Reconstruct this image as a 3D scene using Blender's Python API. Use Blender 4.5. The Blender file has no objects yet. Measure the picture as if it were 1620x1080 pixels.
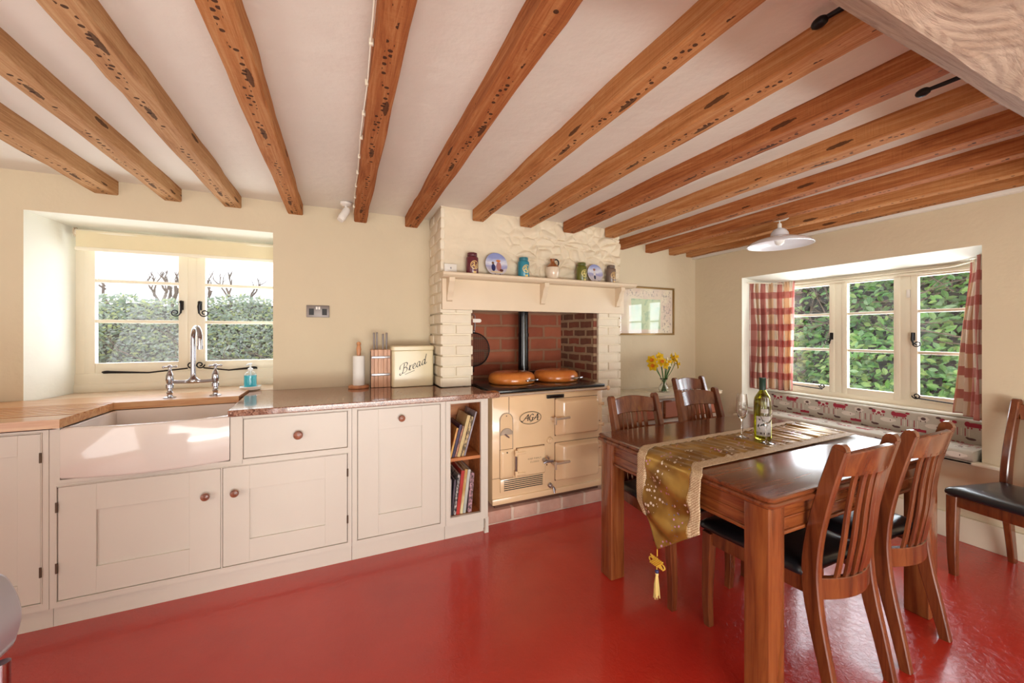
import bpy, bmesh, math, random
from math import sin, cos, pi, radians, sqrt, atan2, hypot
from mathutils import Vector, Matrix, noise as mn
random.seed(7)
C = bpy.context.scene.collection
scene = bpy.context.scene

# ---------------------------------------------------------------- camera, world, lights, exposure
CAMZ = 1.31
cam = bpy.data.cameras.new('camera'); cam_o = bpy.data.objects.new('camera', cam); C.objects.link(cam_o)
cam_o.location = (0, 0, CAMZ); cam_o.rotation_euler = (pi/2, 0, -radians(24.1))
cam.sensor_fit = 'HORIZONTAL'; cam.sensor_width = 36; cam.lens = 606*36/1620; cam.shift_y = -13/1620
cam.clip_start = 0.05
scene.camera = cam_o
scene.view_settings.view_transform = 'Standard'; scene.view_settings.look = 'None'
scene.view_settings.gamma = 1; scene.view_settings.use_curve_mapping = False
scene.view_settings.exposure = 0.12
w = bpy.data.worlds.new('sky'); scene.world = w; w.use_nodes = True
wn = w.node_tree.nodes; wl = w.node_tree.links
bg = wn['Background']; bg.inputs['Strength'].default_value = 2.1
tc = wn.new('ShaderNodeTexCoord'); nz = wn.new('ShaderNodeTexNoise'); nz.inputs['Scale'].default_value = 3
rp = wn.new('ShaderNodeValToRGB'); rp.color_ramp.elements[0].color = (.82, .88, 1, 1); rp.color_ramp.elements[1].color = (1, 1, 1, 1)
wl.new(tc.outputs['Generated'], nz.inputs['Vector']); wl.new(nz.outputs['Fac'], rp.inputs['Fac']); wl.new(rp.outputs['Color'], bg.inputs['Color'])

def area(name, loc, target, sx, sy, power, col, spread=180):
    l = bpy.data.lights.new(name, 'AREA'); l.shape = 'RECTANGLE'; l.size = sx; l.size_y = sy; l.energy = power; l.color = col
    l.spread = radians(spread)
    o = bpy.data.objects.new(name, l); C.objects.link(o); o.location = loc
    o.rotation_euler = (Vector(target)-Vector(loc)).to_track_quat('-Z', 'Y').to_euler()
    return o
# daylight at the two windows in view; rear and left lamps are added fill
area('daylight_sink_window', (-.97, 3.62, 1.45), (-.97, 2, 1.30), 1.1, .8, 16, (.86, .93, 1))
area('daylight_seat_window', (4.12, 1.72, 1.30), (2.5, 1.5, 1.0), 1.45, .9, 40, (.84, .92, 1))
area('fill_rear', (.4, -2.9, 1.05), (.7, 1.2, 1.9), 3.2, 1.9, 118, (.96, .97, .98))
area('fill_left', (-2.5, .2, 1.05), (1.2, 1.2, 1.9), 1.8, 1.8, 30, (.96, .97, .98))
# unseen lamps added low down, aimed up to brighten the ceiling
area('ceiling_fill_seat_window', (4.45, 1.72, .62), (2.2, 1.5, 2.2), 1.5, .5, 24, (.95, 1, .95))
area('ceiling_fill_sink_window', (-.97, 4.05, .78), (-.5, 1.8, 2.2), 1.2, .5, 9, (.95, 1, .95))
area('ceiling_fill_rear', (.6, -2.85, .25), (1.0, .6, 2.2), 3.0, .5, 80, (.95, 1, .97))

# ---------------------------------------------------------------- geometry helpers
class B:
    def __init__(s): s.bm = bmesh.new(); s.mi = 0
    def verts(s, pts): return [s.bm.verts.new(p) for p in pts]
    def face(s, vs):
        try: f = s.bm.faces.new(vs); f.material_index = s.mi; return f
        except ValueError: return None
    def poly(s, pts): return s.face(s.verts(pts))
    def merge(s, o, M=None):
        m = {}
        for v in o.verts: m[v] = s.bm.verts.new(M @ v.co if M else v.co)
        for f in o.faces:
            try:
                nf = s.bm.faces.new([m[v] for v in f.verts]); nf.material_index = s.mi; nf.smooth = f.smooth
            except ValueError: pass
        o.free(); return s
    def box(s, x0, x1, y0, y1, z0, z1, bev=0, seg=2, M=None):
        t = bmesh.new(); bmesh.ops.create_cube(t, size=1)
        for v in t.verts:
            v.co = Vector(((x0+x1)/2+v.co.x*(x1-x0), (y0+y1)/2+v.co.y*(y1-y0), (z0+z1)/2+v.co.z*(z1-z0)))
        if bev: bmesh.ops.bevel(t, geom=t.edges[:], offset=bev, segments=seg, profile=.5, affect='EDGES')
        return s.merge(t, M)
    def rings(s, rings, closed=True, cap0=True, cap1=True):
        R = [s.verts(r) for r in rings]
        n = len(R[0])
        for a, b in zip(R, R[1:]):
            for i in range(n if closed else n-1):
                j = (i+1) % n
                s.face([a[i], a[j], b[j], b[i]])
        if cap0: s.face(R[0][::-1])
        if cap1: s.face(R[-1])
        return s
    def lathe(s, prof, c=(0, 0, 0), seg=24, M=None, cap0=True, cap1=True):
        t = B()
        rr = []
        for r, z in prof:
            r = max(r, 1e-4)
            rr.append([(r*cos(2*pi*i/seg), r*sin(2*pi*i/seg), z) for i in range(seg)])
        t.rings(rr, True, cap0, cap1)
        return s.merge(t.bm, (Matrix.Translation(c) @ M) if M else Matrix.Translation(c))
    def cyl(s, a, b, r, seg=16, r2=None):
        return s.tube([a, b], [r, r if r2 is None else r2], seg)
    def tube(s, pts, r, seg=10, caps=True, flat=None):
        pts = [Vector(p) for p in pts]; n = len(pts)
        rs = r if isinstance(r, (list, tuple)) else [r]*n
        T = []
        for i in range(n):
            d = pts[min(i+1, n-1)]-pts[max(i-1, 0)]
            T.append(d.normalized() if d.length > 1e-9 else Vector((0, 0, 1)))
        up = Vector((0, 0, 1)) if abs(T[0].z) < .9 else Vector((1, 0, 0))
        nrm = (up-T[0]*up.dot(T[0])).normalized()
        R = []
        for i in range(n):
            nrm = (nrm-T[i]*nrm.dot(T[i])).normalized(); bn = T[i].cross(nrm)
            k = flat or 1
            R.append([pts[i]+(nrm*cos(2*pi*j/seg)*k+bn*sin(2*pi*j/seg))*rs[i] for j in range(seg)])
        return s.rings(R, True, caps, caps)
    def bar(s, pts, side, w, d, bev=.2):
        """rectangular section (chamfered) swept along pts; w along 'side', d across it"""
        pts = [Vector(p) for p in pts]; n = len(pts); side = Vector(side).normalized(); R = []
        for i in range(n):
            t = (pts[min(i+1, n-1)]-pts[max(i-1, 0)]).normalized()
            sd = (side-t*side.dot(t)).normalized(); bn = t.cross(sd)
            ww = (w[i] if isinstance(w, (list, tuple)) else w)/2; dd = (d[i] if isinstance(d, (list, tuple)) else d)/2
            c = min(ww, dd)*bev
            R.append([pts[i]+sd*a+bn*b for a, b in ((-ww+c, -dd), (ww-c, -dd), (ww, -dd+c), (ww, dd-c), (ww-c, dd), (-ww+c, dd), (-ww, dd-c), (-ww, -dd+c))])
        return s.rings(R)
    def prism(s, poly, axis, a, b):
        """poly of 2-D points extruded along axis from a to b (x: (y,z); y: (x,z); z: (x,y))"""
        f = {'x': lambda p, t: (t, p[0], p[1]), 'y': lambda p, t: (p[0], t, p[1]), 'z': lambda p, t: (p[0], p[1], t)}[axis]
        return s.rings([[f(p, a) for p in poly], [f(p, b) for p in poly]])
    def grid(s, nu, nv, fn, uvfn=None):
        V = [[s.bm.verts.new(fn(i/nu, j/nv)) for j in range(nv+1)] for i in range(nu+1)]
        uvl = s.bm.loops.layers.uv.verify() if uvfn else None
        for i in range(nu):
            for j in range(nv):
                f = s.face([V[i][j], V[i+1][j], V[i+1][j+1], V[i][j+1]])
                if uvl and f:
                    for lp, (a, b) in zip(f.loops, ((i, j), (i+1, j), (i+1, j+1), (i, j+1))): lp[uvl].uv = uvfn(a/nu, b/nv)
        return s
    def ball(s, c, r, sc=(1, 1, 1), seg=16, rot=None):
        t = bmesh.new(); bmesh.ops.create_uvsphere(t, u_segments=seg, v_segments=max(6, seg//2), radius=r)
        M = Matrix.Translation(c) @ (rot or Matrix.Identity(4)) @ Matrix.Diagonal((*sc, 1))
        return s.merge(t, M)

ORG = {}
def obj(name, b, mats, parent=None, smooth=35, mods=None):
    bm = b.bm
    bmesh.ops.recalc_face_normals(bm, faces=bm.faces[:])
    if parent is not None:
        o0 = ORG.get(parent.name, Vector())
        bmesh.ops.translate(bm, verts=bm.verts[:], vec=-o0)
    me = bpy.data.meshes.new(name); bm.to_mesh(me); bm.free()
    for m in (mats if isinstance(mats, (list, tuple)) else [mats]): me.materials.append(m)
    if smooth:
        for p in me.polygons: p.use_smooth = True
        me.set_sharp_from_angle(angle=radians(smooth))
    o = bpy.data.objects.new(name, me); C.objects.link(o)
    if parent is not None:
        o.parent = parent; ORG[o.name] = o0
    return o
def tag(o, label=None, cat=None, group=None, kind=None):
    if label: o['label'] = label
    if cat: o['category'] = cat
    if group: o['group'] = group
    if kind: o['kind'] = kind
    return o
def thing(name, label, cat, loc=(0, 0, 0), group=None, kind=None):
    o = bpy.data.objects.new(name, None); C.objects.link(o); o.location = loc; o.empty_display_size = .05
    ORG[o.name] = Vector(loc)
    return tag(o, label, cat, group, kind)
def copy_tree(o, parent=None):
    c = o.copy(); C.objects.link(c)
    if parent is not None: c.parent = parent
    for ch in list(o.children): copy_tree(ch, c)
    return c
def struct(name, b, m, parent=None, smooth=35):
    o = obj(name, b, m, parent, smooth)
    if parent is None: o['kind'] = 'structure'
    return o
def catmull(pts, k=6):
    pts = [Vector(p) for p in pts]; P = [pts[0]*2-pts[1]]+pts+[pts[-1]*2-pts[-2]]; out = []
    for i in range(1, len(P)-2):
        for j in range(k):
            t = j/k; a, b, c, d = P[i-1], P[i], P[i+1], P[i+2]
            out.append(.5*((2*b)+(c-a)*t+(2*a-5*b+4*c-d)*t*t+(3*b-a-3*c+d)*t**3))
    out.append(pts[-1]); return out
def rrect(x0, x1, y0, y1, r, n=5):
    out = []
    for cx, cy, a0 in ((x1-r, y1-r, 0), (x0+r, y1-r, 90), (x0+r, y0+r, 180), (x1-r, y0+r, 270)):
        for i in range(n+1):
            a = radians(a0+90*i/n); out.append((cx+r*cos(a), cy+r*sin(a)))
    return out
def pen(b, strokes, org, ux, uz, size, thin=.035, thick=.15, nib=radians(35), shear=0.0):
    """calligraphic strokes laid as ribbons on a plane: org + ux*u + uz*v"""
    org = Vector(org); ux = Vector(ux); uz = Vector(uz)
    for st in strokes:
        p = [Vector((q[0]+shear*q[1], q[1], 0)) for q in st]
        p = catmull(p, 7) if len(p) > 2 else [p[0].lerp(p[1], t/4) for t in range(5)]
        prev = None
        for i in range(len(p)):
            d = (p[min(i+1, len(p)-1)]-p[max(i-1, 0)])
            if d.length < 1e-6: continue
            d.normalize(); a = atan2(d.y, d.x)
            wd = (thin+(thick-thin)*abs(sin(a-nib)))/2
            n = Vector((-d.y, d.x, 0))
            A = p[i]+n*wd; D = p[i]-n*wd
            cur = [org+(ux*A.x+uz*A.y)*size, org+(ux*D.x+uz*D.y)*size]
            if prev: b.poly([prev[0], prev[1], cur[1], cur[0]])
            prev = cur
    return b
def text_mesh(b, body, org, ux, uz, size, spacing=1.0):
    cu = bpy.data.curves.new('t', 'FONT'); cu.body = body; cu.size = size; cu.align_x = 'CENTER'; cu.space_character = spacing
    o = bpy.data.objects.new('t', cu); C.objects.link(o)
    dg = bpy.context.evaluated_depsgraph_get(); me = bpy.data.meshes.new_from_object(o.evaluated_get(dg))
    ux = Vector(ux); uz = Vector(uz); org = Vector(org)
    vs = [b.bm.verts.new(org+ux*v.co.x+uz*v.co.y) for v in me.vertices]
    for p in me.polygons: b.face([vs[i] for i in p.vertices])
    bpy.data.objects.remove(o); bpy.data.curves.remove(cu); bpy.data.meshes.remove(me)

# ---------------------------------------------------------------- materials
def srgb(r, g, b):
    f = lambda c: (c/255/12.92) if c/255 <= .04045 else ((c/255+.055)/1.055)**2.4
    return (f(r), f(g), f(b), 1)
class NT:
    def __init__(s, name):
        s.m = bpy.data.materials.new(name); s.m.use_nodes = True; s.t = s.m.node_tree; s.n = s.t.nodes
        s.p = s.n['Principled BSDF']
    def new(s, ty, ins=None, **kw):
        nd = s.n.new(ty)
        for k, v in kw.items(): setattr(nd, k, v)
        for k, v in (ins or {}).items():
            if isinstance(v, bpy.types.NodeSocket): s.t.links.new(v, nd.inputs[k])
            else: nd.inputs[k].default_value = v
        return nd
    def set(s, **kw):
        for k, v in kw.items():
            k = k.replace('_', ' ')
            if isinstance(v, bpy.types.NodeSocket): s.t.links.new(v, s.p.inputs[k])
            else: s.p.inputs[k].default_value = v
        return s
    def coord(s, scale=(1, 1, 1), kind='Object'):
        tc = s.new('ShaderNodeTexCoord'); mp = s.new('ShaderNodeMapping', {'Vector': tc.outputs[kind], 'Scale': scale}); return mp.outputs[0]
    def noise(s, vec, scale, detail=4, rough=.55, dist=0):
        return s.new('ShaderNodeTexNoise', {'Vector': vec, 'Scale': scale, 'Detail': detail, 'Roughness': rough, 'Distortion': dist}).outputs['Fac']
    def ramp(s, fac, stops):
        r = s.new('ShaderNodeValToRGB', {'Fac': fac}); e = r.color_ramp.elements
        while len(e) < len(stops): e.new(.5)
        for el, (p, c) in zip(e, stops): el.position = p; el.color = c if len(c) == 4 else (*c, 1)
        return r.outputs['Color']
    def mix(s, fac, a, b, mode='MIX'):
        m = s.new('ShaderNodeMix', data_type='RGBA', blend_type=mode)
        for k, v in ((0, fac), (6, a), (7, b)):
            if isinstance(v, bpy.types.NodeSocket): s.t.links.new(v, m.inputs[k])
            else: m.inputs[k].default_value = v
        return m.outputs[2]
    def math(s, op, a, b=0.0, c=0.0):
        m = s.new('ShaderNodeMath', operation=op)
        for k, v in enumerate((a, b, c)):
            if isinstance(v, bpy.types.NodeSocket): s.t.links.new(v, m.inputs[k])
            else: m.inputs[k].default_value = v
        return m.outputs[0]
    def sep(s, vec):
        n = s.new('ShaderNodeSeparateXYZ', {'Vector': vec}); return n.outputs
    def bump(s, h, strength=.3, dist=.01):
        b = s.new('ShaderNodeBump', {'Height': h, 'Strength': strength, 'Distance': dist}); s.set(Normal=b.outputs[0]); return s
def plain(name, rgb, rough=.5, metal=0, var=.06, vs=6, bump=None, coat=0, spec=.5):
    n = NT(name); c = srgb(*rgb); v = n.coord()
    c2 = tuple(x*(1-var) for x in c[:3])+(1,)
    n.set(Base_Color=n.ramp(n.noise(v, vs), [(.3, c), (.7, c2)]), Roughness=rough, Metallic=metal)
    n.p.inputs['Specular IOR Level'].default_value = spec
    if coat: n.set(Coat_Weight=coat, Coat_Roughness=.08)
    if bump: n.bump(n.noise(v, bump[0], 5), bump[1], bump[2])
    return n.m
def wood(name, a, b_, dark, scale=(60, 3, 60), rough=.4, coat=0, bump=.15, kfac=.0, spec=.5):
    n = NT(name); v = n.coord(scale)
    f = n.noise(v, 1, 5, .6, .6)
    col = n.ramp(f, [(.3, srgb(*a)), (.55, srgb(*b_)), (.75, srgb(*dark))])
    v2 = n.coord((1, 1, 1)); g = n.noise(v2, 5, 3)
    col = n.mix(n.math('MULTIPLY', g, .35), col, srgb(*dark), 'MULTIPLY')
    n.set(Base_Color=col, Roughness=rough)
    n.p.inputs['Specular IOR Level'].default_value = spec
    if coat: n.set(Coat_Weight=coat, Coat_Roughness=.12)
    n.bump(f, bump, .002); return n.m

def joist_mat(name, ch):
    n = NT(name); v = n.coord((34, 1.6, 34)); f = n.noise(v, 1, 7, .72, 1.6)
    a, b_, d = ch
    col = n.ramp(f, [(.28, srgb(*a)), (.5, srgb(*b_)), (.74, srgb(*d))])
    # fine cross saw marks and rows of old lath-nail holes along the underside
    x, y, z = n.sep(n.coord())
    wob = n.math('SUBTRACT', n.noise(n.coord((0, 2.0, 0)), 1, 3), .5)
    xd = n.math('ABSOLUTE', n.math('SUBTRACT', x, n.math('MULTIPLY', wob, .07)))
    nearrow = n.math('LESS_THAN', xd, .012)
    vo = n.new('ShaderNodeTexVoronoi', {'Vector': n.coord((30, 34, 1)), 'Scale': 1.0, 'Randomness': .85}, voronoi_dimensions='2D')
    hole = n.math('MULTIPLY', n.math('LESS_THAN', vo.outputs['Distance'], .23), nearrow)
    sep = n.new('ShaderNodeSeparateXYZ', {'Vector': n.new('ShaderNodeNewGeometry').outputs['True Normal']})
    down = n.math('LESS_THAN', sep.outputs[2], -.6)
    patch = n.math('GREATER_THAN', n.noise(n.coord((0, 1.3, 0)), 1, 2), .40)
    hole = n.math('MULTIPLY', n.math('MULTIPLY', hole, down), patch)
    kn = n.new('ShaderNodeTexVoronoi', {'Vector': n.coord((14, 2.6, 14)), 'Scale': 1.0, 'Randomness': 1.0})
    knot = n.math('LESS_THAN', n.math('ADD', kn.outputs['Distance'], n.math('MULTIPLY', n.noise(n.coord((50, 50, 50)), 1, 3), .12)), .19)
    col = n.mix(n.math('MULTIPLY', n.noise(n.coord((8, 140, 8)), 1, 2), .25), col, srgb(*d))
    col = n.mix(n.math('MULTIPLY', knot, .8), col, srgb(58, 34, 22))
    col = n.mix(n.math('MULTIPLY', hole, .9), col, srgb(58, 34, 24))
    n.set(Base_Color=col, Roughness=.8); n.p.inputs['Specular IOR Level'].default_value = .15
    n.bump(n.math('SUBTRACT', n.math('ADD', f, n.noise(n.coord((8, 140, 8)), 1, 2)), n.math('MULTIPLY', hole, 1.5)), .45, .004)
    return n.m

M = {}
M['wall'] = plain('wall_paint', (220, 204, 176), .85, var=.05, vs=1.6, bump=(9, .25, .02), spec=.2)
M['reveal'] = plain('reveal_paint', (238, 236, 224), .8, var=.03, vs=2, bump=(9, .2, .02), spec=.2)
M['ceiling'] = plain('ceiling_plaster', (238, 232, 222), .9, var=.05, vs=2.2, bump=(7, .35, .02), spec=.15)
M['joist'] = [joist_mat('oak_joist', ((214, 166, 116), (190, 128, 78), (138, 80, 44))),
              joist_mat('red_oak_joist', ((204, 144, 94), (172, 104, 60), (112, 58, 32))),
              joist_mat('pale_oak_joist', ((218, 182, 138), (194, 148, 104), (142, 96, 62)))]
def floor_mat():
    n = NT('red_floor_paint'); v = n.coord()
    c = n.ramp(n.noise(v, 1.4, 4), [(.3, srgb(196, 52, 37)), (.7, srgb(172, 40, 31))])
    sc = n.noise(n.coord((1, 1, 1)), 55, 2)
    n.set(Base_Color=c, Roughness=n.math('ADD', n.math('MULTIPLY', n.noise(v, 6, 3), .12), .16), Coat_Weight=.35, Coat_Roughness=.12)
    n.p.inputs['Specular IOR Level'].default_value = .55
    h = n.math('ADD', n.math('MULTIPLY', n.noise(v, 34, 4, .65, 1.2), 1.0), n.math('MULTIPLY', n.noise(v, 4, 2), 1.6))
    n.bump(h, .42, .006); return n.m
M['floor'] = floor_mat()
M['cream'] = plain('cream_cabinet_paint', (216, 206, 194), .42, var=.03, vs=3, bump=(40, .05, .002))
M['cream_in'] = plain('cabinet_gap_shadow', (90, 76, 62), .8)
M['trim'] = plain('window_paint', (240, 230, 208), .38, var=.03)
M['knob'] = wood('knob_wood', (170, 104, 74), (140, 78, 54), (90, 48, 34), (40, 40, 40), .4, .3)
M['iron'] = plain('black_iron', (34, 30, 30), .45, .6, bump=(60, .2, .002))
M['hinge'] = plain('dark_brass_hinge', (104, 86, 70), .4, .7)
M['chrome'] = plain('chrome', (176, 176, 184), .10, 1, var=.0)
M['steel'] = plain('brushed_steel', (168, 164, 168), .28, 1, var=.06)
M['chrome_w'] = plain('satin_cream_metal', (214, 196, 176), .25, .5)
M['sink'] = plain('white_glazed_fireclay', (228, 216, 208), .09, var=.02, coat=.6)
M['oakwood'] = wood('worktop_wood', (226, 184, 134), (206, 150, 100), (164, 104, 62), (3, 46, 46), .3, .3)
M['oakshelf'] = wood('shelf_wood', (222, 150, 92), (196, 120, 66), (150, 84, 46), (4, 40, 40), .45)
def granite():
    n = NT('brown_granite'); v = n.coord()
    vo = n.new('ShaderNodeTexVoronoi', {'Vector': v, 'Scale': 150.0})
    f = n.new('ShaderNodeSeparateColor', {'Color': vo.outputs['Color']}).outputs[0]
    c = n.ramp(f, [(0, srgb(78, 52, 44)), (.3, srgb(150, 104, 84)), (.6, srgb(176, 134, 112)), (.85, srgb(112, 76, 62)), (1, srgb(206, 176, 156))])
    c = n.mix(n.math('MULTIPLY', n.noise(v, 18, 4), .5), c, srgb(150, 100, 78))
    n.set(Base_Color=c, Roughness=.09, Coat_Weight=.3, Coat_Roughness=.05); return n.m
M['granite'] = granite()
M['silltile'] = plain('beige_stone_sill', (206, 176, 146), .3, var=.22, vs=30)
def bricks(name, c1, c2, mortar, sc=(1, 1, 1), rot=None, msize=.012, bump=.6, rough=.85, plane='xz', bw=.215, rh=.075, noisev=.3):
    n = NT(name); tc = n.new('ShaderNodeTexCoord'); x, y, z = n.sep(tc.outputs['Object'])
    a = {'x': x, 'y': y, 'z': z}
    cb = n.new('ShaderNodeCombineXYZ', {'X': a[plane[0]], 'Y': a[plane[1]], 'Z': 0.0})
    wv = n.new('ShaderNodeTexNoise', {'Vector': tc.outputs['Object'], 'Scale': 9.0, 'Detail': 3.0})
    ad = n.new('ShaderNodeVectorMath', {0: wv.outputs['Color'], 1: (.5, .5, .5)}, operation='SUBTRACT')
    scl = n.new('ShaderNodeVectorMath', {0: ad.outputs[0], 'Scale': .022}, operation='SCALE')
    vec = n.new('ShaderNodeVectorMath', {0: cb.outputs[0], 1: scl.outputs[0]}, operation='ADD').outputs[0]
    bt = n.new('ShaderNodeTexBrick', {'Vector': vec, 'Color1': srgb(*c1), 'Color2': srgb(*c2), 'Mortar': srgb(*mortar), 'Scale': 1.0,
                                      'Mortar Size': msize, 'Mortar Smooth': .25, 'Bias': 0.0, 'Brick Width': bw, 'Row Height': rh})
    nzf = n.noise(tc.outputs['Object'], 22, 5)
    col = n.mix(n.math('MULTIPLY', nzf, noisev), bt.outputs['Color'], srgb(*mortar))
    big = n.noise(tc.outputs['Object'], 5, 2)
    col = n.mix(n.math('MULTIPLY', n.math('SUBTRACT', big, .42), noisev*2), col, srgb(*[q*.45 for q in c1]))
    n.set(Base_Color=col, Roughness=rough)
    n.bump(n.math('ADD', n.math('SUBTRACT', 1.0, bt.outputs['Fac']), n.math('MULTIPLY', nzf, .5)), bump, .012)
    return n.m
M['brick_back'] = bricks('old_red_brick', (156, 70, 48), (182, 98, 68), (164, 118, 90), msize=.012, bw=.30, rh=.115, noisev=.35)
M['brick_side'] = bricks('mixed_old_brick', (140, 60, 42), (92, 58, 44), (176, 148, 118), plane='yz', msize=.014, bw=.19, rh=.075, noisev=.3)
M['brick_hearth'] = bricks('hearth_brick', (186, 126, 108), (206, 160, 142), (220, 196, 178), bw=.20, rh=.2, noisev=.5)
M['white_brick'] = plain('white_painted_brick', (238, 226, 204), .8, var=.05, vs=14, bump=(34, .35, .008), spec=.2)
M['white_stone'] = plain('white_painted_rubble', (232, 216, 190), .8, var=.06, vs=10, bump=(30, .3, .008), spec=.2)
M['mantel'] = plain('mantel_paint', (228, 208, 180), .5, var=.03)
M['aga'] = plain('cream_enamel', (236, 202, 160), .14, var=.03, coat=.5)
M['aga_line'] = plain('seam_and_gap_shade', (96, 58, 40), .6)
M['hob'] = plain('black_vitreous_enamel', (30, 32, 34), .2, var=.1, coat=.3)
M['flue'] = plain('black_flue_pipe', (16, 18, 22), .22, coat=.4)
def lid():  # glossy amber tone over the whole lid, mottled by noise
    n = NT('amber_lid'); v = n.coord((1, 1, 1))
    n.set(Base_Color=n.ramp(n.noise(v, 7, 4), [(.35, srgb(222, 138, 62)), (.65, srgb(196, 104, 40))]), Roughness=.2, Coat_Weight=.5, Coat_Roughness=.08); return n.m
M['lid'] = lid()
M['table'] = wood('mahogany_table', (156, 90, 46), (132, 68, 34), (90, 40, 22), (5, 5, 50), .2, .6, .04)
M['tableleg'] = wood('mahogany_leg', (154, 90, 46), (132, 70, 35), (98, 46, 22), (36, 36, 2.6), .2, .6, .04)
M['tabletop'] = wood('mahogany_top', (136, 76, 42), (114, 58, 32), (82, 40, 24), (2.5, 45, 45), .2, .3, .03)
M['chair'] = wood('mahogany_chair', (140, 78, 42), (114, 56, 30), (76, 34, 20), (30, 30, 3), .22, .5, .05)
M['leather'] = plain('black_leather', (26, 26, 30), .28, var=.2, bump=(90, .25, .002), coat=.2)
def glass(name, col=(1, 1, 1), rough=0.0, ior=1.45, trans=1.0):
    n = NT(name); n.set(Base_Color=(*col, 1), Roughness=rough, IOR=ior, Transmission_Weight=trans); return n.m
def schlick(n, f0):
    lw = n.new('ShaderNodeLayerWeight', {'Blend': .5}).outputs['Facing']
    return n.math('ADD', n.math('MULTIPLY', n.math('POWER', lw, 5.0), 1-f0), f0)
def thin_glass(name, tint=(1, 1, 1), f0=.06):
    n = NT(name); tr = n.new('ShaderNodeBsdfTransparent', {'Color': (*tint, 1)}); gl = n.new('ShaderNodeBsdfGlossy', {'Roughness': .02})
    m1 = n.new('ShaderNodeMixShader', {0: schlick(n, f0), 1: tr.outputs[0], 2: gl.outputs[0]}); n.t.links.new(m1.outputs[0], n.n['Material Output'].inputs[0]); return n.m
def pane():
    n = NT('window_glass'); tr = n.new('ShaderNodeBsdfTransparent'); gl = n.new('ShaderNodeBsdfGlossy', {'Roughness': .02})
    fr = schlick(n, .03); ds = n.new('ShaderNodeBsdfDiffuse', {'Color': (.9, .93, .95, 1)})
    m1 = n.new('ShaderNodeMixShader', {0: fr, 1: tr.outputs[0], 2: gl.outputs[0]})
    dirt = n.math('MULTIPLY', n.math('GREATER_THAN', n.noise(n.coord(), 14, 5), .40), .035)
    m2 = n.new('ShaderNodeMixShader', {0: dirt, 1: m1.outputs[0], 2: ds.outputs[0]})
    n.t.links.new(m2.outputs[0], n.n['Material Output'].inputs[0]); return n.m
M['pane'] = pane()
M['glass'] = glass('clear_glass'); M['wineglass'] = glass('olive_bottle_glass', (.55, .55, .08))
M['water'] = glass('water', (.9, .97, .95), 0, 1.33)
M['soap'] = plain('blue_soap', (40, 200, 226), .15, var=.05, coat=.5)
M['plastic'] = plain('clear_white_plastic', (240, 244, 246), .25)
M['white'] = plain('white_ceramic', (240, 234, 226), .2, coat=.3)
M['paper'] = plain('white_paper_roll', (240, 236, 230), .9, bump=(80, .2, .001))
M['shade'] = plain('white_enamel_shade', (232, 230, 236), .18, coat=.4)
M['bread'] = plain('cream_bin_enamel', (232, 216, 178), .3, coat=.2)
M['black'] = plain('black_print', (24, 20, 20), .5)
M['block'] = wood('beech_block', (226, 176, 138), (208, 154, 114), (172, 116, 80), (30, 30, 3), .4)
M['beech'] = wood('beech_turning', (220, 160, 112), (200, 134, 90), (160, 98, 62), (30, 30, 4), .4)

# sizes of the place
YB = 3.08; XR = 3.58; ZC = 2.22; ZJ = 2.14; YBR = 2.70; YB2 = 3.04; XL = -2.6; YR = -3.0

# ---------------------------------------------------------------- room shell
b = B(); b.box(XL-.3, XR+.6, -.45, 3.7, -.1, 0)
struct('floor', b, M['floor'])
b = B(); b.box(XL-.3, XR+.6, YR-.3, -.45, -.1, .001); struct('floor_rear', b, plain('pale_bounce_floor', (214, 206, 192), .5, var=.15, vs=3))  # out of view; made pale to bounce neutral light onto the ceiling
b = B()
b.grid(60, 60, lambda u, v: (XL-.2+u*(XR-XL+.3), YR-.2+v*(3.45-YR+.2), ZC+.008*mn.noise(Vector((u*9, v*9, 0)))))
b.box(XL-.3, XR+.6, YR-.3, 3.8, ZC+.02, ZC+.2)
struct('ceiling', b, M['ceiling'])
def wall_opening(front, back, mapf, t0, t1, outer):
    """front/back: (a0,a1,z0,z1) of the opening on the room face and at the window; outer: same for the wall"""
    b = B(); R = []
    for (a0, a1, z0, z1), t in ((outer, t0), (front, t0), (back, t1), (outer, t1)):
        R.append([mapf(a, z, t) for a, z in ((a0, z0), (a1, z0), (a1, z1), (a0, z1))])
    b.mi = 0; b.rings(R[:2], True, False, False); b.mi = 1; b.rings(R[1:3], True, False, False); b.mi = 0; b.rings(R[2:], True, False, False)
    return b
OP1 = (-1.624, -.425, .90, 2.003); OPB = (-1.575, -.365, .90, 1.995)
b = wall_opening(OP1, OPB, lambda a, z, t: (a, t, z), YB, 3.50, (XL, .66, 0, ZC+.05))
struct('wall_back', b, [M['wall'], M['reveal']], smooth=0)
b = B(); b.box(2.26, XR+.35, YB2, 3.5, 0, ZC+.05); struct('wall_back_alcove', b, M['wall'], smooth=0)
b = wall_opening((.965, 2.50, .50, 1.85), (1.0, 2.43, .50, 1.79), lambda a, z, t: (t, a, z), XR, 3.98, (YR, 3.2, 0, ZC+.05))
struct('wall_right', b, [M['wall'], M['reveal']], smooth=0)
b = B(); b.box(XL-.1, XL, YR, 3.5, 0, ZC+.05); struct('wall_left', b, M['wall'], smooth=0)
b = B(); b.box(XL, XR, YR-.1, YR, 0, ZC+.05); struct('wall_front', b, M['wall'], smooth=0)
b = B(); b.box(XR-.02, XR, YR, YB2, 0, .16, .004); struct('baseboard_right', b, M['trim'])
b = B(); b.box(2.262, XR-.02, YB2-.02, YB2, 0, .14, .004); struct('baseboard_back', b, M['trim'])
b = B(); b.box(XR-.05, XR, .5, YB2, 2.12, ZC+.01, .004); struct('trim_1', b, M['ceiling'])
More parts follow.
